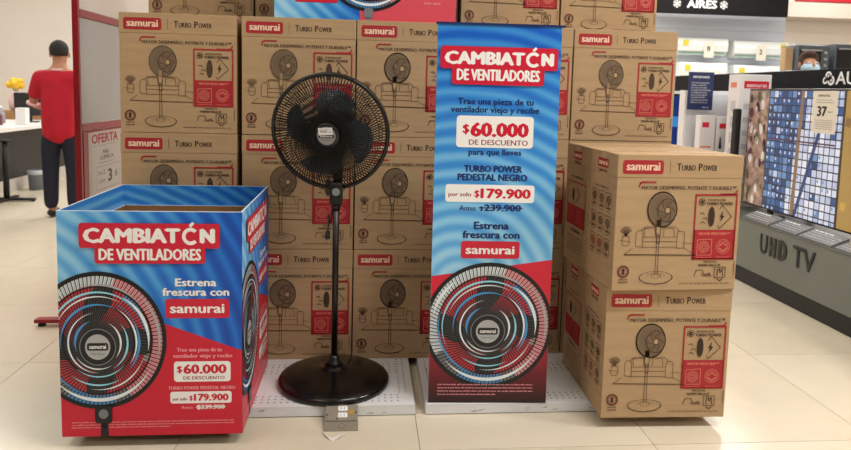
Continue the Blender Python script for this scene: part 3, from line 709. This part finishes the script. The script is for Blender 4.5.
# ------------------------------------------------------------------ TV counter at right
ctr = mat('counter_grey', (112, 117, 112), .45, var=.04, scale=5)
t = thing('tv_counter', 'long grey display counter with black plinth carrying the televisions', 'counter', (2.56, 1.2, 0))
Lc = 6.2
B().box(.03, 1.3, .03, Lc-.03, 0, .115, mat('plinth_black', (18, 18, 20), .5)).obj('plinth', t)
b = B(); b.box(0, 1.33, 0, Lc, .115, .435, ctr, .004); b.obj('body', t)
b = B(); b.box(-.004, 1.335, -.004, Lc+.004, .435, .444, mat('counter_top', (92, 95, 92), .4), .002); b.obj('top', t)
p = P(.01, .01, 0, 0); p.piece = 'lettering'; p.lay = 4
# letters run from far (left) to near (right)
def cy(x): return x
p.text('U', 0, 7.6, 12, 12.5, blackp, .01); p.text('H', 10, 16.8, 12, 12.5, blackp, .03); p.text('D', 18.9, 27.5, 12, 12.5, blackp, .04); p.piece = 'lettering|2'; p.text('TV', 33, 53, 12, 12.5, blackp, .01)
for n, me in p.meshes(.0012):
    o = me_obj(n, me, t, (-.001, 4.02-1.2, .385), -PI/2); m = o.modifiers.new('s', 'SOLIDIFY'); m.thickness = .004
# sloped price rail
tray = mat('clear_grey_tray', (120, 122, 122), .2, spec=.7)
for k, (ya, yb) in enumerate(((3.98, 4.28), (3.70, 3.96), (3.40, 3.68), (3.08, 3.37))):
    tt = thing('price_rail', 'grey sloped price card holder on the counter, %s' % ['farthest along', 'second from the far end', 'in front of the screen', 'nearest the camera'][k], 'price rail', (2.575, ya, .4445), 0, 'price card holders on the counter')
    b = B(); y1 = yb-ya
    v = [(0, 0, 0), (.11, 0, 0), (.11, 0, .05), (0, 0, .008)]; v2 = [(x, y1, z) for x, _, z in v]
    b.poly(v, tray); b.poly(v2, tray)
    for i in range(4): j = (i+1) % 4; b.poly([v[i], v[j], v2[j], v2[i]], tray)
    b.obj('holder', tt)
    b = B()
    for r in range(4):
        x = .095-.022*r; z = .008+.042*x/.11+.0012; yy = y1-.02
        while yy > .04:
            L = random.uniform(.015, .03)*(1.4 if r == 0 else 1); b.poly([(x, yy, z), (x, yy-L, z), (x-(.010 if r == 0 else .005), yy-L, z-.0035), (x-(.010 if r == 0 else .005), yy, z-.0035)], whp if r == 0 else silverp); yy -= L+.006
            if r == 0 and yy < y1*.45: break
    b.obj('card_lettering', tt)
# big television
t = thing('television', 'large flat television showing a blue and white window grid on the counter', 'television', (2.75, 3.83, .444))
hw_, z0, z1 = .75, .055, .88
B().box(.0, .035, -hw_, hw_, z0, z1, mat('tv_black', (14, 14, 16), .3), .004).obj('bezel', t)
b = B(); b.box(-.03, .12, .42, .46, 0, .012, dkm, .002); b.box(.01, .03, .42, .46, .01, z0+.01, dkm); b.obj('foot', t)
b = B(); b.box(-.03, .12, -.46, -.42, 0, .012, dkm, .002); b.box(.01, .03, -.46, -.42, .01, z0+.01, dkm); b.obj('foot', t)
def em(name, rgb, s_=1.0): 
    m = mat(name, rgb, .4, emit=s_); m.node_tree.nodes['Principled BSDF'].inputs['Base Color'].default_value = (.01, .01, .01, 1); return m
p = P(.01, .01, 0, 0, (1.2, 1.2, 148.8, 81.3)); p.piece = 'screen_picture'
rock = mat('screen_rock', (120, 96, 84), .4, var=.75, scale=18, emit=.75); p.rect(0, 0, 24, 83, rock)
for k in range(60):
    x, y = random.uniform(2, 23), random.uniform(3, 80); r = random.uniform(1, 3.2); p.lay = 2
    c_ = random.choice([em('s_olive', (86, 84, 44), .7), em('s_pink', (196, 160, 150), .8), em('s_dark', (40, 26, 30), .6), em('s_tan', (170, 130, 100), .7), em('s_plum', (96, 32, 60), .7), em('s_cream', (222, 205, 190), .9)])
    p.poly([(x+r*math.cos(a)*random.uniform(.7, 1), y+1.6*r*math.sin(a)*random.uniform(.7, 1)) for a in [j*PI/3 for j in range(6)]], c_)
p.lay = 1; p.rect(24, 0, 97, 83, em('s_frame', (26, 22, 26), .6)); p.rect(97, 0, 150, 83, em('s_yellow', (198, 156, 82), .7))
blues = [em('s_b%d' % i, c_, .85) for i, c_ in enumerate([(42, 84, 140), (60, 104, 160), (30, 62, 110), (110, 148, 196), (50, 90, 150)])]; whites = [em('s_w%d' % i, c_, .9) for i, c_ in enumerate([(222, 224, 238), (206, 210, 230), (236, 234, 244), (186, 194, 220)])]
for r in range(17):
    for c_ in range(15):
        x = 25+c_*4.8; y = 1.5+r*4.85
        bnd = 64-r*1.2
        m = random.choice(blues) if x < bnd else random.choice(whites)
        if random.random() < .12: m = random.choice(whites+blues)
        p.lay = 2; p.rect(x, y, x+4.1, y+4.1, m)
        if random.random() < .5: p.lay = 3; p.rect(x+.5, y+.6, x+1.8, y+2.4, random.choice(whites) if x < bnd else random.choice(whites+blues[3:4]))
p.lay = 4; wood = em('s_wood', (150, 112, 76), .8); p.poly([(58, 0), (61, 0), (58, 83), (54.5, 83)], wood); p.poly([(84, 0), (87, 0), (60, 83), (57, 83)], blues[2]); p.rect(26, 33, 92, 34, em('s_plumline', (84, 30, 50), .7))
p.lay = 5; p.rect(96, 0, 98, 83, em('s_frame2', (70, 46, 30), .6))
for k in range(30): x, y = random.uniform(99, 145), random.uniform(0, 80); p.poly([(x, y), (x+4, y+1), (x+3, y+6), (x-1, y+5)], random.choice([em('s_o1', (214, 170, 80), .8), em('s_o2', (150, 110, 60), .7)]))
put(p.meshes(), t, (-.0006, hw_, z1), -PI/2)
# price tag on the screen
t = thing('price_tag', 'white price card marked 37 hanging on the big television screen', 'price card', (2.742, 3.77, 1.055))
B().box(-.003, 0, -.105, .105, 0, .255, mat('card_cream', (226, 220, 206), .6)).obj('card', t)
p = P(.0021, .00255, -.105, .255); p.piece = 'lettering'; p.text('SAMSUNG', 20, 70, 14, 6, blackp, .02); p.micro(14, 80, 22, 2, grayp); p.micro(14, 86, 28, 2, grayp)
p.text('37', 20, 62, 60, 24, blackp, .05); p.micro(66, 86, 50, 3, blackp)
for k in range(5): p.micro(14, 88, 70+k*5, 2, grayp)
put(p.meshes(), t, (-.0032, 0, 0), -PI/2)
# black header band with department sign
t = thing('department_header', 'long black header band with white lettering behind the television', 'sign', (3.1, 2.2, .444))
B().box(0, .04, 0, 4.3, .872, 1.02, mat('header_black', (12, 14, 22), .65, spec=.2), .002).obj('band', t)
for y in (.2, 2.1, 4.1): B().box(.01, .035, y, y+.05, 0, .872, dkm).obj('upright', t)
B().box(.012, .03, .25, 4.1, .3, .868, mat('back_board', (54, 58, 64), .6)).obj('back_board', t)
p = P(.01, .01, 0, 0); p.piece = 'lettering'; p.text('AUDIO', 0, 44, 8.3, 8.3, white, .02)
p.piece = 'emblem'; p.disc(-7, 2.6, 3.2, white); p.disc(-4.4, 5.5, 3.4, white); p.disc(-10, 5.5, 2.5, white); p.lay = 2; hb = MATS['header_black']; p.ring(-7, 2.6, 1, 1.7, hb, n=12); p.ring(-4.4, 5.5, 1, 1.8, hb, n=12); p.disc(-10, 5.5, 1.2, hb)
SG = p.meshes(); 
put(SG, t, (-.001, 4.18-2.2, 1.0), -PI/2)
# things standing on the counter
Zc = .4445
def simple_box(name, label, cat, x0, x1, y0, y1, z0, z1, m, bev=.003, grp=None):
    t = thing(name, label, cat, ((x0+x1)/2, (y0+y1)/2, z0), 0, grp)
    B().box((x0-x1)/2, (x1-x0)/2, (y0-y1)/2, (y1-y0)/2, 0, z1-z0, m, bev).obj('body', t); return t
wbx = mat('white_carton', (226, 224, 226), .55, var=.02, scale=6)
t = simple_box('appliance_carton', 'tall white appliance carton with red logo beside the television', 'box', 2.745, 2.985, 4.70, 4.86, Zc, 1.432, wbx)
p = P(.0024, .00988, -.12, .988); p.piece = 'logo'; p.rect(12, 5, 92, 10.5, badge); p.lay = 2; p.text('samurai', 20, 84, 9.4, 3, white, .03); p.lay = 1; p.piece = 'side_print'
for k in range(7): p.rect(14, 22+k*10, 60, 26+k*10, mat('pale_grey_print', (196, 192, 200), .6))
put(p.meshes(), t, (0, -.0805, 0))
p = P(.0016, .00988, -.08, .988); p.piece = 'side_logo'; p.rect(20, 6, 70, 10, pinkk)
for k in range(6): p.rect(30, 20+k*12, 70, 28+k*12, mat('pale_grey_print', (196, 192, 200), .6))
put(p.meshes(), t, (-.1205, 0, 0), -PI/2)
t = simple_box('white_cabinet', 'white appliance cabinet standing behind the small white cartons', 'appliance', 2.575, 3.02, 5.2, 5.3, Zc, 1.308, wbx, .006)
B().box(-.215, .215, -.062, -.051, .02, .84, mat('cabinet_door', (218, 220, 226), .35), .004).obj('door', t)
t = thing('hanging_notice', 'navy notice card with white text hanging in front of the white cabinet', 'sign', (2.66, 5.02+.1, 1.155))
nv = mat('notice_navy', (28, 40, 92), .5); B().box(-.105, .105, 0, .004, 0, .30, nv).obj('card', t); B().box(-.06, -.052, .004, .06, .10, .30, dkm).obj('hook', t)
p = P(.0021, .003, -.105, .30); p.piece = 'lettering'; p.text('IMPORTANTE', 18, 82, 16, 6, white, .03)
for k in range(9): p.micro(12, random.randint(70, 90), 30+k*6.5, 4, silverp)
p.micro(60, 86, 95, 4, silverp); put(p.meshes(), t, (0, -.0005, 0))
for k, (x0, x1, z1) in enumerate(((2.60, 2.725, 1.115), (2.735, 2.885, 1.108))):
    t = simple_box('small_carton', ['narrower white small appliance carton, left of its pair', 'wider white small appliance carton, right of its pair'][k], 'box', x0, x1, 4.98, 5.05, Zc, z1, wbx, .002, 'small white cartons on the counter')
    p = P((x1-x0)/100, .0066, -(x1-x0)/2, z1-Zc); p.piece = 'logo'; p.rect(16, 8, (60 if k == 0 else 86), 14, badge); p.piece = 'picture'
    if k == 0: p.rect(10, 36, 80, 38, pinkk); p.rect(10, 41, 60, 43, pinkk); p.rect(50, 60, 70, 80, grayp)
    else: p.rect(18, 36, 34, 38, navy); p.poly([(22, 24), (28, 24), (34, 36), (18, 36)], navy); p.rect(15, 48, 24, 68, mat('steel_print', (90, 110, 130), .5)); p.rect(28, 48, 37, 68, MATS['steel_print']); p.rect(60, 40, 85, 60, silverp)
    put(p.meshes(), t, (0, -.0356, 0))
t = thing('column_speaker', 'slim black column speaker standing at the left end of the television', 'speaker', (2.70, 4.64, Zc))
B().box(-.022, .022, -.03, .03, .01, .735, dkm, .012).obj('body', t); B().cyl((0, 0, 0), (0, 0, .01), .05, .05, dkm, 20).obj('base', t)
t = thing('small_television', 'small television with bright blue screen at the far end of the counter', 'television', (2.98, 6.25, Zc))
B().box(-.22, .12, 0, .03, .22, .84, dkm, .004).obj('bezel', t); B().box(-.09, -.05, .0, .03, 0, .22, dkm).obj('stand', t); B().box(-.15, .05, -.08, .08, 0, .012, dkm).obj('base', t)
p = P(.01, .01, 0, 0); p.piece = 'screen_picture'; p.rect(-21, -82, 11, -24, em('s_blueglow', (16, 50, 120), .8)); p.lay = 2; p.rect(-18, -62, 8, -52, em('s_blueglow2', (50, 140, 210), .9)); p.poly([(-15, -36), (-8, -40), (-4, -34), (-10, -30)], em('s_yel', (240, 220, 40), 1)); put(p.meshes(), t, (0, -.0006, 0))

# ------------------------------------------------------------------ air conditioner wall and sign
acw = mat('ac_wall_panel', (216, 222, 234), .6)
t = thing('display_partition', 'pale display partition carrying the air conditioners', 'partition', (5.0, 9.6, 0))
B().box(-1.8, 1.24, 0, .1, 0, 2.75, acw).obj('panel', t)
b = B()
for z in [1.3+.16*k for k in range(9)]: b.box(-1.78, 1.22, -.004, 0, z, z+.006, mat('groove_grey', (186, 190, 200), .6))
b.obj('slat_line', t)
acm = mat('ac_white', (236, 240, 238), .3)
for k, (x0, x1, z0, z1, lab) in enumerate(((4.5, 5.26, 1.88, 2.12, 'upper left white split air conditioner on the partition'), (5.36, 6.2, 1.86, 2.10, 'upper right white split air conditioner on the partition'),
        (4.55, 5.27, 1.52, 1.77, 'lower left white split air conditioner on the partition'), (5.38, 6.2, 1.5, 1.75, 'lower right white split air conditioner on the partition'))):
    t = thing('air_conditioner', lab, 'air conditioner', ((x0+x1)/2, 9.595, z0), 0, 'air conditioners on the partition'); h = z1-z0; wd = x1-x0
    b = B(); pr = [(0, 0), (-.10, 0), (-.19, .06), (-.20, h*.6), (-.17, h), (0, h)]
    L_ = [(-wd/2, y, z) for y, z in pr]; R2 = [(wd/2, y, z) for y, z in pr]; b.poly(L_, acm); b.poly(R2, acm)
    for i in range(6): j = (i+1) % 6; b.poly([L_[i], L_[j], R2[j], R2[i]], acm)
    b.obj('body', t)
    B().box(-wd/2+.03, wd/2-.03, -.17, -.15, .012, .035, mat('ac_vent', (150, 190, 176), .5)).obj('vent', t)
    sx_ = -wd/2+.07 if k != 1 else wd/2-.14
    B().box(sx_, sx_+.085, -.205, -.202, h*.55, h*.55+.075, mat('yellow_label', (226, 210, 60), .5)).obj('energy_label', t)
    if k < 2:
        x_ = .08 if k == 0 else -.02
        tg = B().box(x_-.075, x_+.075, -.216, -.212, h*.55-.17, h*.55+.05, mat('card_cream', (226, 220, 206), .6)).obj('price_card', t)
        p = P(.0015, .0022, x_-.075, h*.55+.05); p.piece = 'price_print'; p.text(['19', '2'][k], 30, 60, 60, 34, blackp, .04); put(p.meshes(), tg, (0, -.2165, 0))
t = thing('ceiling_sign', 'black hanging department sign lettered AIRES between two snowflakes', 'sign', (4.95, 9.2, 2.5))
B().box(-1.3, 1.06, 0, .08, -.06, .40, mat('sign_black', (20, 18, 20), .65, spec=.2), .004).obj('board', t)
p = P(.01, .01, 0, 0); p.piece = 'lettering'; p.text('AIRES', -45.5, -1, -2, 11, white, .03)
for sx_ in (-60, 9):
    p.piece = 'snowflake|%d' % sx_
    for k in range(3):
        a = PI/6+k*PI/3; p.line([(sx_-5.5*math.cos(a), -7-5.5*math.sin(a)), (sx_+5.5*math.cos(a), -7+5.5*math.sin(a))], 1.3, white)
    for k in range(6):
        a = PI/6+k*PI/3; q = (sx_+3.3*math.cos(a), -7.5+3.3*math.sin(a))
        for d_ in (-.8, .8): p.line([q, (q[0]+2.2*math.cos(a+d_), q[1]+2.2*math.sin(a+d_))], 1, white)
put(p.meshes(), t, (0, -.001, 0))
b = B(); b.cyl((-1, .04, .4), (-1, .04, 1.5), .006, .006, dkm, 8); b.cyl((.8, .04, .4), (.8, .04, 1.5), .006, .006, dkm, 8); b.obj('hanging_rod', t)
t = thing('red_fascia', 'red fascia strip high on the back wall at right', 'sign', (9.2, 11.9, 3.1)); B().box(-1.25, 1.6, 0, .09, 0, .6, mat('fascia_red', (214, 40, 60), .5), .004).obj('board', t)
soff = mat('soffit_beige', (176, 164, 152), .8); struct(B().box(6.3, 11, 11.4, 11.95, 2.74, 3.0, soff).obj('trim_1'))
# shelf with ovens
shl = mat('shelf_white', (206, 212, 222), .5)
t = thing('oven_shelf', 'pale shelving unit with ovens behind the television header', 'shelf', (6.52, 8.0, 0))
B().box(-.86, .9, .46, .5, 0, 2.0, shl).obj('back_panel', t)
for z in (.1, .62, 1.12, 1.6): B().box(-1.2, .9, 0, .46, z, z+.03, shl).obj('shelf_board', t)
for k, (x0, x1, z1, nm) in enumerate(((5.3, 5.72, 1.95, 'left'), (5.80, 6.32, 1.98, 'middle'), (6.38, 6.88, 1.94, 'right'))):
    o = thing('oven', 'dark countertop oven on the pale shelf, %s of the three' % nm, 'oven', ((x0+x1)/2+.12, 8.2, 1.6302), 0, 'countertop ovens on the shelf'); wd = (x1-x0)/2; h = z1-1.63
    B().box(-wd, wd, -.17, .17, .012, h, mat('oven_grey', (84, 92, 100), .4), .006).obj('body', o)
    B().box(-wd+.02, wd-.11, -.178, -.17, .04, h-.05, mat('oven_glass', (18, 18, 20), .15), .003).obj('door', o)
    B().box(-wd+.03, wd-.12, -.2, -.19, h-.07, h-.055, silverp).obj('handle', o)
    for z in (.07, .15, .23): B().cyl((wd-.055, -.17, z), (wd-.055, -.19, z), .018, .016, silverp, 12).obj('knob', o)
    for x in (-wd+.03, wd-.03): B().cyl((x, 0, 0), (x, 0, .013), .012, .012, dkm, 8).obj('foot', o)
simple_box('tan_carton', 'small tan carton on the shelf left of the ovens', 'box', 5.30, 5.405, 8.10, 8.2, 1.6302, 1.92, kraft)

# ------------------------------------------------------------------ desk at left
t = thing('service_desk', 'long white topped service desk with black front at the left', 'desk', (-4.5, 7.9, 0))
B().box(-.7, .7, -2.6, 2.6, .70, .745, mat('desk_white', (232, 230, 230), .35), .004).obj('desktop', t)
B().box(-.6, .52, -2.5, 2.5, .14, .70, mat('desk_black', (26, 26, 30), .5)).obj('front_panel', t)
B().box(-.62, .54, -2.52, 2.52, 0, .14, mat('desk_kick', (196, 190, 182), .5)).obj('kick_board', t)
dz = .7453
t = thing('desk_monitor', 'black computer monitor seen from behind on the white desk', 'monitor', (-4.12, 8.6, dz), .3)
B().box(-.16, .16, -.02, .02, .08, .36, dkm, .006).obj('screen_case', t); B().box(-.03, .03, -.015, .015, .01, .12, dkm).obj('neck', t); B().box(-.1, .1, -.08, .08, 0, .012, dkm).obj('stand_foot', t)
simple_box('white_device', 'small white device standing beside the monitor on the desk', 'device', -3.99, -3.88, 8.0, 8.1, dz, .94, whp)
simple_box('brown_tray', 'long low brown wooden tray on the white desk', 'tray', -4.9, -4.25, 9.1, 9.5, dz, .85, kraft_in)
t = thing('flower_vase', 'pale vase holding a yellow flower bunch on the desk', 'vase', (-4.62, 9.3-.0, .8501))
B().lathe([(.05, 0), (.08, .04), (.09, .14), (.05, .22), (.06, .26)], mat('pale_rose', (206, 176, 172), .5), 20).obj('vase_body', t)
b = B()
for k in range(16): a = k*2.4; b.sph((.08*math.cos(a)*random.random(), .08*math.sin(a)*random.random(), .36+random.uniform(-.04, .04)), .045, mat('flower_yellow', (222, 180, 40), .7), n=8)
b.obj('blossoms', t); b = B()
for k in range(6): b.cyl((0, 0, .2), (.05*math.cos(k), .05*math.sin(k), .36), .006, .004, mat('stem_green', (70, 90, 50), .7), 6)
b.obj('stem', t)
for k, (x, y, r, h, c_, nm) in enumerate(((-4.45, 8.1, .05, .26, (190, 150, 150), 'pink'), (-4.30, 8.3, .045, .2, (150, 150, 160), 'grey'), (-4.6, 8.25, .05, .3, (170, 160, 140), 'tan'), (-4.12, 7.9, .04, .18, (110, 60, 60), 'dark red'))):
    t = thing('bottle', '%s bottle in the clutter on the white desk' % nm, 'bottle', (x, y, dz), 0, 'bottles on the desk'); B().lathe([(r, 0), (r, h*.6), (r*.4, h*.8), (r*.4, h*.9)], mat('bottle_%s' % nm.replace(' ', '_'), c_, .4), 16).obj('bottle_body', t); B().cyl((0, 0, h*.9), (0, 0, h), r*.45, r*.45, whp, 12).obj('cap', t)
t = thing('waste_bin', 'small grey waste bin on the floor beside the desk front', 'bin', (-3.78, 8.0, 0)); B().lathe([(.075, 0), (.09, .22), (.096, .225), (.088, .22), (.07, .01)], mat('bin_plastic', (112, 120, 130), .3), 24).obj('bin_body', t)
b = B(); b.lathe([(.092, .18), (.1, .2), (.098, .225), (.09, .23)], mat('bin_bag', (190, 196, 204), .3), 18, cap=False); b.obj('bag_rim', t)
t = thing('barrier_post', 'black post on a flat cross foot at the far left edge before the desk', 'post', (-3.70, 7.2, 0))
B().cyl((0, 0, .03), (0, 0, .62), .03, .026, dkm, 16).obj('pole', t); B().box(-.2, .28, -.03, .03, .012, .035, dkm, .006).obj('foot', t); B().box(-.03, .03, -.2, .2, .012, .033, dkm, .006).obj('foot', t)
b = B(); b.cyl((0, 0, .62), (0, 0, .64), .05, .05, dkm, 16); b.obj('cap', t)
for x in (-.18, .26): B().cyl((x, 0, 0), (x, 0, .014), .018, .018, dkm, 10).obj('rubber_pad', t)

# ------------------------------------------------------------------ people
skin = mat('skin', (178, 126, 98), .55); hairm = mat('dark_hair', (22, 18, 18), .7, var=.3, scale=60, bump=.4)
def skinned(name, verts, edges, rad, m, parent, sub=2, cloth=False):
    me = bpy.data.meshes.new(name); me.from_pydata(verts, edges, []); o = me_obj(name, me, parent); me.materials.append(m)
    md = o.modifiers.new('skin', 'SKIN'); md.use_smooth_shade = True
    for i, r in enumerate(rad): me.skin_vertices[0].data[i].radius = r if isinstance(r, tuple) else (r, r)
    me.skin_vertices[0].data[0].use_root = True
    s_ = o.modifiers.new('sub', 'SUBSURF'); s_.levels = sub; s_.render_levels = sub
    if cloth:
        q = o.modifiers.new('remesh', 'REMESH'); q.mode = 'VOXEL'; q.voxel_size = .014; q.use_smooth_shade = True
        q = o.modifiers.new('smooth', 'SMOOTH'); q.iterations = 9; q.factor = .6
    return o
def person(name_label, loc, rz, topm, trimm, pantm, h=1.56, mask=False, armpose=0, hm=None):
    hm = hm or hairm
    t = thing('person', name_label, 'person', loc, rz); k = h/1.70
    S = lambda pts: [(x*k, y*k, z*k) for x, y, z in pts]
    # facing +Y; body: pelvis root, spine, neck, head, arms to fingers, legs
    if armpose == 0: el, wr, el2, wr2 = (-.27, .06, 1.10), (-.17, .27, 1.05), (.27, .06, 1.10), (.17, .27, 1.07)
    else: el, wr, el2, wr2 = (-.25, .0, 1.12), (-.25, .1, .88), (.25, 0, 1.12), (.25, .1, .88)
    v = [(0, 0, .95), (0, -.01, 1.12), (0, -.01, 1.30), (0, -.01, 1.41), (0, .0, 1.49), (0, .02, 1.56), (0, .02, 1.66),
         (-.17, -.01, 1.38), el, wr, (.17, -.01, 1.38), el2, wr2, (-.09, 0, .88), (-.10, .01, .48), (-.10, -.01, .09), (-.11, .12, .04), (.09, 0, .88), (.10, .01, .48), (.10, -.01, .09), (.11, .12, .04)]
    e = [(0, 1), (1, 2), (2, 3), (3, 4), (4, 5), (5, 6), (3, 7), (7, 8), (8, 9), (3, 10), (10, 11), (11, 12), (0, 13), (13, 14), (14, 15), (15, 16), (0, 17), (17, 18), (18, 19), (19, 20)]
    r = [(.14, .1), (.135, .095), (.15, .1), (.075, .06), (.052, .052), (.075, .085), (.066, .08), .055, .04, .026, .055, .04, .026, .075, .05, .034, .035, .075, .05, .034, .035]
    for wi, sg in ((9, -1), (12, 1)):                # palm and five fingers, curled forward
        w_ = Vector(v[wi]); dr = (w_-Vector(v[wi-1])).normalized(); lat = Vector((-sg, 0, 0)) if armpose == 0 else Vector((0, 1, 0)); dn = Vector((0, 0, -1)) if armpose == 0 else Vector((-sg*1., 0, -.2))
        pm_ = w_+dr*.06; v.append(tuple(pm_)); e.append((wi, len(v)-1)); r.append((.034, .018)); pi = len(v)-1
        for f, (off, L) in enumerate(((-.03, .065), (-.01, .078), (.01, .074), (.03, .058))):
            a = pm_+dr*.035+lat*off; b1 = a+dr*L*.5+dn*.006; c1 = b1+dr*L*.35+dn*.028
            for q, (pt, rr) in enumerate(((a, .0095), (b1, .0085), (c1, .007))):
                v.append(tuple(pt)); r.append(rr); e.append((pi if q == 0 else len(v)-2, len(v)-1))
        a = w_+dr*.03+lat*.035; c1 = a+dr*.04+lat*.018+dn*.01
        v.append(tuple(a)); r.append(.011); e.append((wi, len(v)-1)); v.append(tuple(c1)); r.append(.009); e.append((len(v)-2, len(v)-1))
    sc = lambda r_: tuple(q*k for q in r_) if isinstance(r_, tuple) else r_*k
    body = skinned('body', S(v), e, [sc(q) for q in r], skin, t)
    # shirt
    v = [(0, 0, .70), (0, -.005, .90), (0, -.01, 1.14), (0, -.01, 1.30), (0, -.01, 1.39), (0, -.005, 1.435), (-.165, -.01, 1.365), tuple(Vector((-.17, -.01, 1.38)).lerp(Vector(el), .45)), tuple(Vector((-.17, -.01, 1.38)).lerp(Vector(el), .86)),
         (.165, -.01, 1.365), tuple(Vector((.17, -.01, 1.38)).lerp(Vector(el2), .45)), tuple(Vector((.17, -.01, 1.38)).lerp(Vector(el2), .86))]
    e = [(0, 1), (1, 2), (2, 3), (3, 4), (4, 5), (4, 6), (6, 7), (7, 8), (4, 9), (9, 10), (10, 11)]
    skinned('polo_shirt', S(v), e, [sc(q) for q in [(.195, .155), (.195, .145), (.195, .14), (.20, .13), (.16, .10), (.065, .062), .088, .08, .072, .088, .08, .072]], topm, t, 1, cloth=True)
    cu = B()
    for E, s_ in ((el, -1), (el2, 1)):
        a = Vector((s_*.17, -.01, 1.38)).lerp(Vector(E), .93)*k; b_ = Vector((s_*.17, -.01, 1.38)).lerp(Vector(E), 1.0)*k; cu.cyl(a, b_, .056*k, .055*k, trimm, 20)
    cu.obj('sleeve_trim', t)
    b = B(); b.tube([(.066*k*math.cos(a), (-.005+.07*math.sin(a))*k, (1.452-.012*math.sin(a)*-1)*k) for a in [2*PI*q/24 for q in range(24)]], .010*k, trimm, 8, True); b.obj('collar', t)
    v = [(0, 0, .86), (-.095, 0, .78), (-.105, .01, .48), (-.105, -.005, .07), (.095, 0, .78), (.105, .01, .48), (.105, -.005, .07)]
    skinned('trousers', S(v), [(0, 1), (1, 2), (2, 3), (0, 4), (4, 5), (5, 6)], [sc(q) for q in [(.12, .09), (.095, .105), .082, .068, (.10, .11), .082, .068]], pantm, t, cloth=True)
    for s_ in (-1, 1):
        b = B(); b.sph((s_*.11*k, .07*k, .045*k), .05*k, dkm, (.95, 2.4, .85), 14); b.obj('shoe', t)
    # head details
    b = B(); b.sph((0, .0, 1.63*k), .098*k, hm, (.86, 1.0, 1.0), 24)
    for v_ in list(b.bm.verts):
        if v_.co.y > .03*k and v_.co.z < 1.69*k: v_.co.y = .03*k
        if v_.co.z < 1.575*k: v_.co.z = 1.575*k+(v_.co.z-1.575*k)*.15
    b.obj('hair', t)
    for s_ in (-1, 1): B().sph((s_*.083*k, .015*k, 1.585*k), .026*k, skin, (.4, .7, 1.1), 12).obj('ear', t)
    B().sph((0, .115*k, 1.58*k), .016*k, skin, (.8, 1, 1.3), 12).obj('nose', t)
    for s_ in (-1, 1): ey = B().sph((s_*.032*k, .092*k, 1.605*k), .012*k, whp, (1.2, .8, .8), 10).obj('eye', t); B().sph((s_*.032*k, .1005*k, 1.605*k), .0055*k, dkm, n=8).obj('pupil', ey)
    if not mask: B().sph((0, .1*k, 1.545*k), .012*k, mat('lips', (140, 70, 64), .5), (1.9, .6, .45), 10).obj('mouth', t)
    else:
        b = B(); mk = mat('face_mask_blue', (176, 206, 222), .7); b.sph((0, .045*k, 1.555*k), .085*k, mk, (.98, .95, .62), 20)
        for q in [v_ for v_ in b.bm.verts if v_.co.y < .03*k]: q.co.y = .03*k
        b.obj('face_mask', t)
    return t
person('person with short dark hair in a red polo and navy trousers, back to camera', (-2.775, 6.36, 0), .1, mat('red_polo', (180, 6, 38), .8, var=.08, scale=14), mat('polo_trim', (232, 190, 196), .7), mat('navy_trousers', (16, 18, 40), .8), 1.60)
person('person with dark hair wearing a pale blue face mask behind the black header', (4.16, 6.0, 0), PI-.2, mat('dark_top', (40, 42, 50), .8), mat('dark_trim', (50, 50, 58), .8), mat('dark_trousers', (24, 24, 30), .8), 1.70, True, 1, mat('brown_hair', (70, 48, 38), .8, var=.2, scale=50))
